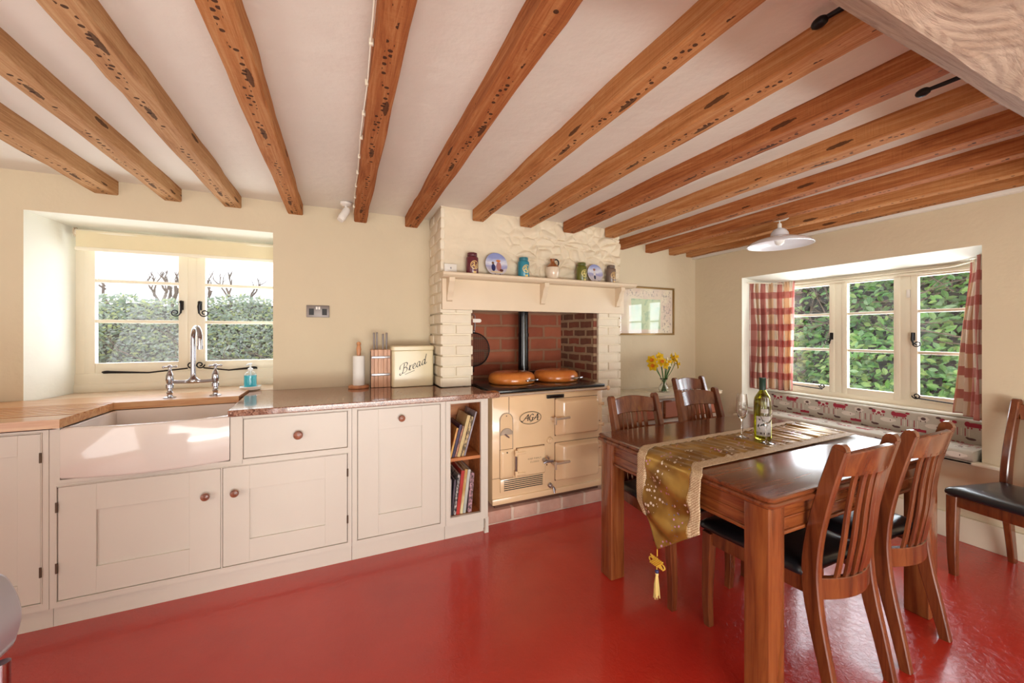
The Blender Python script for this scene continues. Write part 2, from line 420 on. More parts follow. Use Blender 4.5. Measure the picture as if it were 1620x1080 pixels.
# stone sill tiles in the sink window recess
b = B(); b.prism([(-1.62, 3.085), (-.43, 3.085), (-.37, 3.46), (-1.575, 3.46)], 'z', .895, .921)
struct('trim_2', b, M['silltile'])

# chimney breast: plastered core, painted rubble above the shelf, painted bricks on both piers
b = B(); b.box(.672, 2.243, YBR+.02, 3.5, 1.50, ZC+.03)
def rub(u, v):
    x = .660+u*1.595; z = 1.60+v*.64
    amt = max(.08, min(1, (x-1.02)/.35))
    q = Vector((x*9, z*14, 0)); q2 = q+Vector((mn.noise(q*.6), mn.noise(q*.6+Vector((9, 3, 1))), 0))*.55
    d, _ = mn.voronoi(q2)
    e = 1-(1-min(1, (d[1]-d[0])*1.6))**2
    e2 = .0
    hgt = amt*(e*.032+mn.noise(q*1.7)*.012*e)+(1-amt)*(mn.noise(Vector((x*5, z*7, 2)))*.010+.012)
    return (x, YBR+.022-hgt, z)
b.grid(220, 90, rub)
b.box(.655, .675, YBR+.005, 3.1, 1.48, ZC+.03)
struct('wall_chimney', b, M['white_stone'], smooth=60)
def brick_pier(x0, x1, z0, z1, faces, rnd):
    b = B(); b.box(x0+.012, x1-.012, YBR+.012, 3.45, z0, z1)
    r = random.Random(rnd); row = 0; z = z0+.002
    while z < z1-.01:
        h = .072; top = min(z+h, z1)
        for f in faces:
            a0, a1 = (x0, x1) if f == 'y' else (YBR, 3.09 if f == 'l' else 3.3)
            a = a0-(.11 if row % 2 else 0)
            while a < a1-.005:
                aa = max(a, a0)+.003; bb = min(a+.215, a1)-.003; a += .218
                if bb-aa < .02: continue
                j = r.uniform(-.004, .004); k = r.uniform(-.003, .002); g = r.uniform(.0, .003)
                if f == 'y': b.box(aa, bb, YBR+j, YBR+.03, z+g, top-.006, .005, 2)
                elif f == 'l': b.box(x0+j, x0+.03, aa, bb, z+g, top-.006, .005, 2)
                else: b.box(x1-.03, x1+j, aa, bb, z+g, top-.006, .005, 2)
        z += h+.004; row += 1
    return b
b = brick_pier(.655, .893, .922, 1.50, 'y', 3)
# side of the breast, bricks right up to the ceiling
r = random.Random(5); z = .924; row = 0
while z < ZC:
    a = YBR-(.1 if row % 2 else 0)
    while a < 3.07:
        aa = max(a, YBR)+.003; bb = min(a+.215, 3.078)-.003; a += .218
        if bb-aa > .02: b.box(.650+r.uniform(-.003, .003), .68, aa, bb, z+.002, min(z+.066, ZC+.02), .005, 2)
    z += .076; row += 1
struct('wall_chimney_left_pier', b, M['white_brick'], smooth=40)
b = brick_pier(2.02, 2.262, 0.0, 1.50, 'yr', 4)
struct('wall_chimney_right_pier', b, M['white_brick'], smooth=40)
b = B(); b.box(.60, 2.3, 3.27, 3.45, 0, 1.62); struct('wall_fireplace_back', b, M['brick_back'])
b = B(); b.box(1.995, 2.03, YBR+.035, 3.28, .0, 1.56); struct('wall_fireplace_right', b, M['brick_side'])
b = B(); b.box(.868, .903, YBR+.035, 3.28, .93, 1.56); struct('wall_fireplace_left', b, M['brick_side'])
b = B(); b.box(.88, 2.02, 2.80, 3.3, 1.56, 1.62); struct('wall_fireplace_soffit', b, M['flue'])
b = B(); b.box(.665, .90, YBR+.03, 3.4, 0, .88); struct('wall_chimney_left_base', b, M['wall'])
# hearth step of bricks
t = tag(obj('brick_hearth', B().box(.90, 2.02, 2.445, 3.26, 0, .092, .006), M['brick_hearth']), 'low red brick step under the cream range cooker', 'hearth')
t['kind'] = 'structure'

# ---------------------------------------------------------------- joists and the big beam
JX = [(-1.335, -1.225), (-1.005, -.920), (-.700, -.605), (-.335, -.245), (.088, .176), (.462, .555), (.888, .975), (1.272, 1.375), (1.665, 1.775), (2.085, 2.185), (2.475, 2.575), (2.86, 2.95), (3.19, 3.27), (3.44, 3.52)]
JL = ['leftmost ceiling joist, short piece seen above the left edge of the window recess',
      'second ceiling joist from the left, ending above the left casement of the sink window',
      'third ceiling joist from the left, ending above the right part of the sink window',
      'fourth ceiling joist from the left, dark nail holes, ending just right of the sink window',
      'dark grained ceiling joist with a white cable along it, beside the spotlight',
      'ceiling joist with large black burn-like knots, ending just left of the chimney breast',
      'ceiling joist ending on the chimney breast above the blue and maroon jars',
      'ceiling joist ending on the chimney breast above the stoneware jug',
      'ceiling joist ending on the chimney breast above the green jar',
      'ceiling joist ending at the right corner of the chimney breast',
      'first ceiling joist in the alcove, passing just left of the pendant lamp',
      'ceiling joist passing right behind the ceiling rose of the pendant lamp',
      'ceiling joist seen just above the white pendant shade, second from the right wall',
      'ceiling joist running right along the window wall']
for i, (x0, x1) in enumerate(JX):
    yend = YB-.003 if x1 < .6 else (YBR-.008 if x0 < 2.2 else YB2-.003)
    y0 = .50 if x0 > .9 else -2.9
    xc = (x0+x1)/2; b = B(); R = []; n = 60
    for k in range(n+1):
        y = y0+(yend-y0)*k/n
        def q(s, a=.006): return a*mn.noise(Vector((y*3.1+s*17, i*7.3, s)))*1.0+a*.5*mn.noise(Vector((y*11, i*3, s)))
        xa = x0-xc+q(1); xb = x1-xc+q(2); zb = ZJ-ZC+q(3, .005); c = .006
        R.append([(xa+q(5, .004), y-yend, .03), (xa, y-yend, zb+c), (xa+c, y-yend, zb), (xb-c, y-yend, zb), (xb, y-yend, zb+c), (xb+q(6, .004), y-yend, .03)])
    b.rings(R)
    o = obj('ceiling_joist', b, M['joist'][[2, 2, 2, 0, 1, 1, 0, 0, 1, 0, 1, 1, 0, 0][i]], smooth=25)
    o.location = (xc, yend, ZC)
    tag(o, JL[i], 'beam', 'rough oak ceiling joists')
def bigbeam_mat():
    n = NT('weathered_beam'); v = n.coord((2.2, 16, 16)); 
    f = n.noise(v, 1, 6, .7, 2.2)
    c = n.ramp(f, [(.3, srgb(214, 196, 178)), (.5, srgb(184, 164, 146)), (.68, srgb(136, 114, 98))])
    g = n.noise(n.coord(), 6, 4)
    c = n.mix(n.math('MULTIPLY', g, .6), c, srgb(190, 148, 118))
    vo = n.new('ShaderNodeTexVoronoi', {'Vector': n.coord((2.2, 6, 6)), 'Scale': 1.0})
    k = n.math('LESS_THAN', vo.outputs['Distance'], .10); c = n.mix(n.math('MULTIPLY', k, .7), c, srgb(92, 70, 44))
    rg = n.math('SINE', n.math('MULTIPLY', vo.outputs['Distance'], 60))
    n.set(Base_Color=c, Roughness=.75); n.bump(n.math('ADD', f, n.math('MULTIPLY', rg, .12)), .6, .01); return n.m
b = B(); R = []
for k in range(61):
    x = -2.55+k/60*(XR+2.53)
    def q(s): return .010*mn.noise(Vector((x*2.3, s*9.1, 0)))+.004*mn.noise(Vector((x*9, s, 4)))
    R.append([(x, .12+q(1), ZC+.03), (x, .12+q(2), 1.99), (x, .16, 1.96+q(3)), (x, .40+q(4), 1.965+q(5)), (x, .485+q(6), 2.05+q(7)), (x, .50+q(8), ZC+.03)])
b.rings(R)
tag(obj('main_ceiling_beam', b, bigbeam_mat(), smooth=30), 'huge weathered grey-brown beam with a large knot crossing under the joists', 'beam')
for (x, y, lab) in ((1.24, .60, 'dark iron hook rod by the big beam at the very top edge'), (1.94, .63, 'dark iron hook rod between two joists nearest the beam corner')):
    b = B(); z = 2.187
    b.tube([(x, .49, z), (x-.004, y-.02, z), (x-.008, y+.015, z)], [.008, .008, .007], 8)
    b.ball((x-.01, y+.03, z-.003), .017, (.9, 1.3, .9), 12)
    tag(obj('iron_peg', b, M['iron']), lab, 'peg', 'iron pegs in the beam')
# cable clipped to joist
b = B(); pts = [(.082+.003*sin(k*1.7), -1+k*.20, 2.168+.002*sin(k)) for k in range(21)]
b.tube([p for p in pts if p[1] < 3.05], .0035, 6)
for k in range(2, 20): b.box(.076, .089, -1+k*.2-.005, -1+k*.2+.005, 2.158, 2.178, .002)
tag(obj('electric_cable', b, M['trim']), 'thin white electric cable clipped along the side of a joist', 'cable')

# ---------------------------------------------------------------- windows
def scroll(b, c, ax, s, r=.022, th=.0035, dirn=1):
    """a forged scroll in the plane (ax, z)"""
    c = Vector(c); ax = Vector(ax); pts = []
    for k in range(26):
        a = k/25*2.6*pi; rr = r*(1-k/25*.72)
        pts.append(c+ax*(rr*cos(a)*dirn)+Vector((0, 0, -rr*sin(a))))
    b.tube(pts, th, 6)
def casement(root, mapf, a0, a1, z0, z1, nbars, t, glass0, stile=.05, label=None, hinge='l', lower=.055):
    """mapf(a,z,t)->xyz. casement frame with horizontal bars"""
    def bx(b, aa, ab, za, zb, ta, tb, bev=.003):
        p = mapf(aa, za, ta); q = mapf(ab, zb, tb)
        b.box(min(p[0], q[0]), max(p[0], q[0]), min(p[1], q[1]), max(p[1], q[1]), za, zb, bev)
    b = B()
    bx(b, a0, a0+stile, z0, z1, t, t+.04); bx(b, a1-stile, a1, z0, z1, t, t+.04)
    bx(b, a0+stile, a1-stile, z0, z0+lower, t+.001, t+.04); bx(b, a0+stile, a1-stile, z1-stile, z1, t+.001, t+.04)
    gh = z1-stile-z0-lower
    for zz in glass0: bx(b, a0+stile-.002, a1-stile+.002, zz-.011, zz+.011, t+.006, t+.03)
    c = obj('casement', b, M['trim'], root)
    b = B(); bx(b, a0+stile-.004, a1-stile+.004, z0+lower-.004, z1-stile+.004, t+.018, t+.021, 0)
    obj('window_pane', b, M['pane'], c)
    return c
# window 1 (sink)
W1 = lambda a, z, t: (a, t, z)
win1 = thing('window_1', None, None, (-.97, 3.46, .92), kind='structure')
b = B()
for x0, x1 in ((-1.585, -1.535), (-1.0, -.945), (-.41, -.355)): b.box(x0, x1, 3.45, 3.52, .94, 2.0, .003)
b.box(-1.585, -.355, 3.44, 3.53, .915, 1.043, .004); b.box(-1.585, -.355, 3.452, 3.52, 1.96, 2.01, .003)
b.box(-1.585, -.355, 3.43, 3.455, .915, .975, .004)
obj('window_frame', b, M['trim'], win1)
for a0, a1, hx, dr in ((-1.538, -.998, -1.03, -1), (-.948, -.406, -.925, 1)):
    c = casement(win1, W1, a0, a1, 1.04, 1.965, 2, 3.445, (1.66, 1.39), .052, lower=.07)
    b = B(); b.box(hx-.011, hx+.011, 3.436, 3.446, 1.475, 1.54, .003)
    b.ball((hx, 3.428, 1.53), .012, seg=8)
    b.tube([(hx, 3.425, 1.54), (hx-.004*dr, 3.42, 1.50), (hx, 3.418, 1.45)], [.007, .008, .006], 8)
    scroll(b, (hx+dr*.03, 3.418, 1.455), (-dr, 0, 0), 1, .028, .004)
    obj('window_latch', b, M['iron'], c)
    s0, s1 = (-1.42, -.99) if dr < 0 else (-.60, -.90)
    b = B(); b.tube([(s0, 3.425, 1.052), ((s0+s1)/2, 3.42, 1.04), (s1, 3.42, 1.062)], [.009, .005, .005], 8); b.ball((s0, 3.425, 1.052), .012, (2.2, .8, .8), 8)
    scroll(b, (s1+.02*(-dr), 3.42, 1.085), (1, 0, 0), 1, .026, .0045)
    b.cyl((s0+.02*-dr*-1, 3.43, 1.045), (s0+.02, 3.445, 1.045), .004, 6)
    obj('window_stay', b, M['iron'], c)
# roller blind
t = thing('roller_blind', 'cream roller blind pulled partly down at the top of the sink window', 'blind', (-.97, 3.39, 1.86))
b = B(); b.cyl((-1.555, 3.395, 1.962), (-.385, 3.395, 1.962), .021, 20); obj('roller', b, M['trim'], t)
b = B(); b.grid(60, 8, lambda u, v: (-1.545+u*1.15, 3.372+.003*sin(u*9), 1.97-.125*v)); b.grid(60, 1, lambda u, v: (-1.545+u*1.15, 3.372+.003*sin(u*9)+.002*v, 1.845))
obj('fabric', b, M['bread'], t)
b = B(); b.box(-1.55, -.39, 3.366, 3.380, 1.842, 1.866, .005); obj('bottom_bar', b, M['trim'], t)
b = B(); b.lathe([(.030, 0), (.030, .006)], (-1.558, 3.395, 1.962), 20, Matrix.Rotation(pi/2, 4, 'Y')); obj('bracket', b, M['chrome_w'], t)
# window 2 (seat)
W2 = lambda a, z, t: (t, a, z)
win2 = thing('window_2', None, None, (3.95, 1.7, .74), kind='structure')
b = B(); xa, xb = 3.93, 3.99
for y0, y1 in ((.99, 1.045), (1.405, 1.475), (1.84, 1.905), (2.33, 2.44)): b.box(xa, xb, y0, y1, .75, 1.80, .003)
b.box(xa-.002, xb, .99, 2.44, .735, .80, .004); b.box(xa-.002, xb, .99, 2.44, 1.765, 1.80, .004)
b.box(xa-.02, xa+.005, .99, 2.44, 1.745, 1.765, .004)
obj('window_frame', b, M['trim'], win2)
b = B(); b.box(3.845, 3.94, .99, 2.44, .742, .757, .004); obj('window_sill', b, M['reveal'], win2)
for i, (a0, a1) in enumerate(((1.04, 1.41), (1.47, 1.845), (1.90, 2.335))):
    c = casement(win2, W2, a0, a1, .795, 1.77, 2, 3.925, (1.475, 1.165), .038, lower=.052)
    if i != 1:
        yy = a1-.016 if i == 0 else a0+.016; dd = -1 if i == 0 else 1
        b = B(); b.box(3.916, 3.927, yy-.010, yy+.010, 1.255, 1.315, .003)
        b.tube([(3.905, yy, 1.315), (3.90, yy, 1.26), (3.90, yy+dd*.01, 1.225)], [.007, .008, .005], 8); scroll(b, (3.90, yy+dd*.028, 1.232), (0, -dd, 0), 1, .024, .004)
        obj('window_latch', b, M['iron'], c)
        b = B(); ya = a0+.08; yb = a1-.03
        b.tube([(3.905, ya, .815), (3.90, (ya+yb)/2, .822), (3.90, yb, .83)], .0045, 8); scroll(b, (3.90, yb-.01 if i == 0 else ya, .845), (0, 1, 0), 1, .024, .004)
        obj('window_stay', b, M['iron'], c)
b = B(); b.box(3.918, 3.930, 1.412, 1.432, 1.58, 1.64, .002); obj('window_lock', b, M['white'], win2)
# curtain track
b = B(); pts = catmull([(3.62, 2.47, 1.80), (3.75, 2.42, 1.80), (3.87, 2.30, 1.785), (3.90, 2.1, 1.775), (3.90, 1.3, 1.775), (3.87, 1.12, 1.785), (3.78, 1.02, 1.80), (3.63, .985, 1.80)], 6)
b.tube(pts, .006, 8); tag(obj('curtain_track', b, M['trim']), 'thin cream bendable curtain track fixed above the three-light window', 'curtain track')

# ---------------------------------------------------------------- window seat wall, board, cushions
b = B(); b.box(3.86, 3.94, .97, 2.46, .50, .745); b.box(XR+.001, 3.94, .967, 2.498, .3, .50); struct('wall_under_window', b, M['wall'])
b = B(); b.box(XR-.045, 3.86, .99, 2.47, .498, .52, .006); b.box(XR-.045, XR+.005, .88, 2.56, .498, .52, .006)
tag(obj('window_seat_board', b, M['trim']), 'cream painted board forming the window seat with a rounded nosing', 'window seat')
def sheep(b, o, ux, uz, kind, s=1.0):
    o = Vector(o); ux = Vector(ux)*s; uz = Vector(uz)*s
    nn = ux.cross(uz).normalized(); k_ = [0]
    def off(): k_[0] += 1; return nn*(.0002*k_[0])
    def ell(cx, cz, rx, rz, mi, n=12): b.mi = mi; q = off(); b.poly([o+q+ux*(cx+rx*cos(2*pi*k/n))+uz*(cz+rz*sin(2*pi*k/n)) for k in range(n)])
    def quad(x0, x1, z0, z1, mi): b.mi = mi; q = o+off(); b.poly([q+ux*x0+uz*z0, q+ux*x1+uz*z0, q+ux*x1+uz*z1, q+ux*x0+uz*z1])
    if kind == 0:      # red ram
        ell(-.002, .004, .031, .011, 1); quad(-.026, .022, -.007, .013, 1); ell(-.028, .006, .010, .013, 1); ell(.030, .016, .009, .006, 1)
        for x in (-.026, -.014, .012, .022): quad(x-.0025, x+.0025, -.016, -.008, 1)
    elif kind == 1:    # patched cow
        ell(-.002, .004, .029, .010, 2); ell(-.022, .006, .010, .010, 1); ell(.0, -.001, .008, .008, 1); ell(.020, .008, .009, .008, 1); ell(-.036, .016, .010, .006, 3)
        for x in (-.024, -.010, .010, .022): quad(x-.0025, x+.0025, -.015, -.006, 1)
    elif kind == 2:    # fence
        for k in range(6): quad(-.034+k*.013, -.031+k*.013, -.02, .018, 2 if k % 2 else 1)
    elif kind == 3:    # pale pig
        ell(0, 0, .032, .013, 2); ell(.030, .002, .008, .006, 2); quad(.012, .015, -.004, .004, 3)
    elif kind == 4:    # grey curly sheep
        for k in range(7): ell(.016*cos(k*.9), .010*sin(k*.9), .007, .006, 2)
        ell(0, 0, .010, .008, 3)
        for x in (-.01, .008): quad(x-.0015, x+.0015, -.018, -.010, 3)
    elif kind == 5:    # small red lambs
        for k in range(4): ell(-.03+k*.016, 0, .007, .005, 1)
    elif kind == 6: ell(0, 0, .016, .006, 3); ell(-.014, .004, .006, .004, 3)
    else: quad(-.026, .026, -.007, .007, 1); ell(0, .006, .006, .004, 1)
M['linen'] = plain('grey_linen', (184, 174, 160), .9, var=.06, vs=30, bump=(160, .3, .001))
FAB = [M['linen'], plain('red_print', (156, 44, 62), .9), plain('pale_print', (214, 202, 190), .9), plain('dark_print', (92, 66, 64), .9)]
def sheep_cover(b, fn, y0, y1, rows):
    r = random.Random(2)
    for ri, (z, kinds, off) in enumerate(rows):
        k = 0; y = y1-off
        while y > y0+.03:
            o, ux, uz = fn(y, z); sheep(b, o, ux, uz, kinds[k % len(kinds)], 1.35); k += 1; y -= .124
b = B()
poly = rrect(3.79, 3.857, .562, .738, .022, 4)
b.prism(poly, 'y', .995, 2.462)
sheep_cover(b, lambda y, z: ((3.7885, y, z), (0, -1, 0), (0, 0, 1)), 1.0, 2.46, [(.700, (4, 1, 0), .05), (.655, (2, 3), .10), (.612, (7, 6, 6), .03), (.580, (6, 5, 7), .09)])
tag(obj('window_backrest_cushion', b, FAB, smooth=50), 'long upright grey linen cushion printed with red sheep below the window', 'cushion')
b = B()
poly = rrect(XR-.065, 3.785, .522, .585, .022, 4)
b.prism(poly, 'y', .985, 2.462)
sheep_cover(b, lambda y, z: ((XR-.0655, y, z), (0, -1, 0), (0, 0, 1)), .99, 2.46, [(.553, (6, 4, 5, 3), .04)])
sheep_cover(b, lambda y, z: ((z, y, .5855), (0, -1, 0), (1, 0, 0)), .99, 2.46, [(3.62, (1, 0, 4), .03), (3.68, (3, 2), .06), (3.73, (5, 7), .02)])
tag(obj('window_seat_cushion', b, FAB, smooth=50), 'long flat seat pad with sheep print lying on the window seat', 'cushion')

# ---------------------------------------------------------------- curtains
def check_mat():
    n = NT('red_checked_linen'); tc = n.new('ShaderNodeTexCoord'); u, v, _ = n.sep(tc.outputs['UV'])
    a = n.math('LESS_THAN', n.math('FRACT', n.math('MULTIPLY', v, 1/.155)), .40)
    c = n.math('FRACT', n.math('MULTIPLY', u, 1/.31))
    a2 = n.math('LESS_THAN', c, .30); a3 = n.math('MULTIPLY', n.math('GREATER_THAN', c, .5), n.math('LESS_THAN', c, .75))
    base = srgb(240, 228, 212)
    col = n.mix(n.math('MULTIPLY', a3, .9), base, srgb(222, 182, 142))
    col = n.mix(n.math('MULTIPLY', a2, .9), col, srgb(208, 132, 122))
    col = n.mix(n.math('MULTIPLY', a, .8), col, srgb(192, 98, 92), 'MIX')
    both = n.math('MULTIPLY', a, n.math('SUBTRACT', 1.0, a2)); col = n.mix(n.math('MULTIPLY', both, .35), col, srgb(214, 160, 146))
    n.set(Base_Color=col, Roughness=.9, Sheen_Weight=.2); n.bump(n.noise(n.coord((300, 300, 300)), 1, 2), .2, .001)
    tr = n.new('ShaderNodeBsdfTranslucent', {'Color': col}); ms = n.new('ShaderNodeMixShader', {0: .30, 1: n.p.outputs[0], 2: tr.outputs[0]})
    n.t.links.new(ms.outputs[0], n.n['Material Output'].inputs[0]); return n.m
M['check'] = check_mat()
def curtain(label, path_top, path_bot, zt, zb, folds, amp, seed, name='curtain'):
    A = catmull([Vector((*p, 0)) for p in path_top], 10); Bt = catmull([Vector((*p, 0)) for p in path_bot], 10)
    def samp(P, t):
        f = t*(len(P)-1); i = min(int(f), len(P)-2); return P[i].lerp(P[i+1], f-i)
    def nor(P, t):
        d = samp(P, min(1, t+.02))-samp(P, max(0, t-.02)); d.normalize(); return Vector((-d.y, d.x, 0))
    r = random.Random(seed); ph = [r.uniform(-.6, .6) for _ in range(8)]
    def f(u, v):
        p = samp(A, u).lerp(samp(Bt, u), v); n = nor(A, u).lerp(nor(Bt, u), v)
        head = max(0, 1-v/.10)
        a = amp*(.25+.75*min(1, v*2.5))*(1+.3*sin(u*5+seed))
        wv = a*sin(2*pi*folds*u+ph[0]+.5*sin(v*2.2+u*7+ph[1]))+.25*a*sin(4*pi*folds*u+v*3+ph[2])*v
        wv += head*.007*sin(2*pi*folds*2.6*u)
        tw = .006*sin(v*5+u*20)
        return (p.x+n.x*(wv+tw), p.y+n.y*(wv+tw), zt+(zb-zt)*v+.006*sin(u*13+seed)*v)
    b = B(); W = .95
    b.grid(folds*16, 40, f, lambda u, v: (u*W+.01*sin(v*9), (zb-zt)*v))
    t = thing(name, label, 'curtain', (path_top[0][0], path_top[0][1], zb), 'checked curtains at the window seat')
    o = obj('drape', b, M['check'], t, smooth=80)
    md = o.modifiers.new('thick', 'SOLIDIFY'); md.thickness = .003
    return t
curtain('red and cream checked curtain, gathered wide at the far left side of the window', [(3.665, 2.475), (3.76, 2.43), (3.86, 2.33), (3.885, 2.20)], [(3.66, 2.47), (3.75, 2.41), (3.83, 2.30), (3.865, 2.20)], 1.80, .77, 7, .032, 1)
curtain('red and cream checked curtain, bunched narrow at the near right side of the window', [(3.63, .985), (3.70, 1.0), (3.78, 1.03), (3.86, 1.08)], [(3.62, .985), (3.70, 1.02), (3.78, 1.08), (3.85, 1.17)], 1.80, .77, 4, .026, 4)

# ---------------------------------------------------------------- fitted cabinets
YF = 2.37
def knob(parent, x, z, r=.019, y=YF):
    b = B(); b.lathe([(.008, 0), (.007, .010), (r*.9, .016), (r, .024), (r*.85, .031), (r*.4, .034), (.001, .0345)], (x, y, z), 20, Matrix.Rotation(pi/2, 4, 'X'))
    return obj('knob', b, M['knob'], parent)
def hinges(parent, x, zs):
    for z in zs:
        b = B(); b.cyl((x, YF-.004, z-.022), (x, YF-.004, z+.022), .0045, 8); obj('hinge', b, M['hinge'], parent)
def face_frame(b, x0, x1, z0, z1, opens):
    """slab with rectangular openings, each with a cock bead round it; opens must not overlap"""
    xs = sorted({x0, x1, *[o[0] for o in opens], *[o[1] for o in opens]}); zs = sorted({z0, z1, *[o[2] for o in opens], *[o[3] for o in opens]})
    for xa, xb in zip(xs, xs[1:]):
        run = None
        for za, zb in zip(zs, zs[1:]):
            xm, zm = (xa+xb)/2, (za+zb)/2
            hole = any(o[0] < xm < o[1] and o[2] < zm < o[3] for o in opens)
            if not hole: run = (run[0], zb) if run else (za, zb)
            if (hole or zb == zs[-1]) and run:
                b.box(xa, xb, YF, YF+.022, run[0], run[1]); run = None
    for o in opens:
        t = .004
        for (a, c, d, e) in ((o[0], o[0]+t, o[2], o[3]), (o[1]-t, o[1], o[2], o[3]), (o[0]+t, o[1]-t, o[2], o[2]+t), (o[0]+t, o[1]-t, o[3]-t, o[3])):
            b.box(a, c, YF-.0035, YF+.02, d, e, .0012, 1)
def shaker(x0, x1, z0, z1, sx, sz0, sz1):
    b = B(); y0, y1 = YF+.001, YF+.021
    b.box(x0, x0+sx, y0, y1, z0, z1, .001, 1); b.box(x1-sx, x1, y0, y1, z0, z1, .001, 1)
    b.box(x0+sx, x1-sx, y0, y1, z0, z0+sz0, .0008, 1); b.box(x0+sx, x1-sx, y0, y1, z1-sz1, z1, .0008, 1)
    b.box(x0+sx-.003, x1-sx+.003, y0+.009, y1-.002, z0+sz0-.003, z1-sz1+.003)
    return b
def carcass(b, x0, x1, z0=.10, z1=.885, top=True):
    for xa, xb in ((x0, x0+.016), (x1-.016, x1)): b.box(xa, xb, YF+.022, 2.98, z0, z1)
    b.box(x0+.016, x1-.016, YF+.022, 2.98, z0, z0+.018); b.box(x0+.016, x1-.016, 2.96, 2.98, z0+.018, z1)
def cabinet(label, x0, x1, opens, name='base_cabinet'):
    t = thing(name, label, 'cabinet', ((x0+x1)/2, 2.65, 0))
    b = B(); face_frame(b, x0, x1, .095, .885, opens); obj('face_frame', b, M['cream'], t)
    b = B(); carcass(b, x0+.001, x1-.001, .095); obj('carcass', b, M['cream_in'], t)
    b = B(); b.box(x0, x1, YF+.028, YF+.045, 0, .094); obj('plinth', b, M['cream'], t)
    return t
g = .0065
# left cabinet
t = cabinet('cream cabinet at the far left under the grooved draining board', -1.80, -1.172, [(-1.76, -1.192, .125, .876)])
d = obj('door', shaker(-1.76+g, -1.192-g, .125+g, .876-g, .07, .09, .09), M['cream'], t); hinges(d, -1.196, (.266, .766))
# sink cabinet with two doors, gap for the sink, and a drawer
x0, x1 = -1.170, .058
t = thing('sink_cabinet', 'long cream cabinet under the white sink with two wide doors and one drawer', 'cabinet', ((x0+x1)/2, 2.65, 0))
OPS = [(-1.150, -.549, .124, .637), (-.549, .038, .124, .637-.0), (-.466, .041, .656, .874), (-1.140, -.512, .658, .886)]
b = B(); face_frame(b, x0, x1, .095, .885, [(-1.150, .040, .118, .632), (-.464, .040, .658, .872)])
# the upper left part is cut away round the sink, which stands in the opening
bmesh.ops.delete(b.bm, geom=[f for f in b.bm.faces if f.calc_center_median().x < -.47 and f.calc_center_median().z > .640], context='FACES')
loose = [v for v in b.bm.verts if not v.link_faces]; bmesh.ops.delete(b.bm, geom=loose, context='VERTS')
for (xa, xb, za, zb) in ((-1.150, -1.137, .640, .892), (-.514, -.462, .640, .885), (-1.137, -.514, .640, .6585), (-1.150, -.464, .6325, .641)): b.box(xa, xb, YF, YF+.022, za, zb)
obj('face_frame', b, M['cream'], t)
b = B()
for xa, xb in ((x0, x0+.016), (x1-.016, x1), (-.50, -.484)): b.box(xa, xb, YF+.022, 2.98, .1, .64 if xa < -.6 else .885)
b.box(x0, x1, YF+.022, 2.98, .1, .118); b.box(x0, x1, 2.9, 2.98, .118, .6)
obj('carcass', b, M['cream_in'], t)
b = B(); b.box(x0, x1, YF+.028, YF+.045, 0, .094); obj('plinth', b, M['cream'], t)
b = B(); b.box(-.553, -.547, YF, YF+.02, .118, .632); obj('centre_stile', b, M['cream'], t)
d = obj('door', shaker(-1.150+g, -.553-.002, .118+g, .632-g, .125, .122, .120), M['cream'], t); knob(d, -.612, .500); hinges(d, -1.146, (.271, .540))
d = obj('door', shaker(-.547+.002, .040-g, .118+g, .632-g, .113, .118, .122), M['cream'], t); knob(d, -.492, .497); hinges(d, .036, (.255, .52))
b = B(); b.box(-.464+g, .040-g, YF+.001, YF+.021, .658+g, .872-g, .001, 1); d = obj('drawer', b, M['cream'], t); knob(d, -.209, .762, .023)
# tall door cabinet
t = cabinet('tall cream cabinet door with a centred top knob, left of the cookbook shelves', .060, .602, [(.084, .573, .118, .872)])
d = obj('door', shaker(.084+g, .573-g, .118+g, .872-g, .112, .122, .120), M['cream'], t); knob(d, .333, .803, .02)
# open shelves
t = thing('open_bookcase', 'narrow open cream cabinet with orange wood shelves holding cookbooks', 'shelf unit', (.745, 2.65, 0))
b = B(); face_frame(b, .604, .885, .095, .885, [(.630, .840, .138, .866)])
b.box(.868, .886, YF-.001, YF+.55, .09, .885); b.box(.870, .888, YF-.002, YF+.05, .02, .095)
b.prism([(.862, .0), (.889, .0), (.889, .1), (.868, .1), (.872, .04)], 'y', YF-.004, YF+.018)
obj('face_frame', b, M['cream'], t)
b = B(); b.box(.604, .868, YF+.028, YF+.045, 0, .094); obj('plinth', b, M['cream'], t)
b = B(); b.box(.612, .630, YF+.022, 2.66, .12, .884); b.box(.840, .858, YF+.022, 2.66, .12, .884); b.box(.630, .840, 2.64, 2.66, .12, .884); b.box(.630, .840, YF+.022, 2.64, .12, .139)
obj('carcass', b, M['oakshelf'], t)
b = B(); b.box(.631, .839, YF+.012, 2.64, .492, .512, .001, 1); obj('shelf', b, M['oakshelf'], t)
# worktops
b = B()
b.prism([(-.520, 2.345), (.952, 2.335), (.965, 2.35), (.965, 2.44), (.893, 2.452), (.893, YBR-.006), (.645, YBR-.006), (.645, 3.075), (-.562, 3.075)], 'z', .886, .920)
o = tag(obj('granite_worktop', b, M['granite']), 'polished brown speckled granite worktop right of the sink', 'worktop')
md = o.modifiers.new('bevel', 'BEVEL'); md.width = .005; md.segments = 2; md.limit_method = 'ANGLE'
b = B()
prof = [(2.348, .893), (2.348, .932)]
y = 2.47
while y < 2.80: prof += [(y, .932), (y+.004, .926), (y+.014, .926), (y+.018, .932)]; y += .052
prof += [(3.072, .932), (3.072, .893)]
b.prism([(p[0], p[1]) for p in prof], 'x', -1.80, -1.128)
b.box(-1.128, -.562, 2.785, 3.072, .893, .932)
b.prism([(-.562, 3.072), (-.562, 2.785), (-.5415, 2.785), (-.5560, 3.072)], 'z', .893, .932) if False else None
tag(obj('wooden_draining_board', b, M['oakwood'], smooth=0), 'light wooden worktop with draining grooves left of and behind the sink', 'worktop')
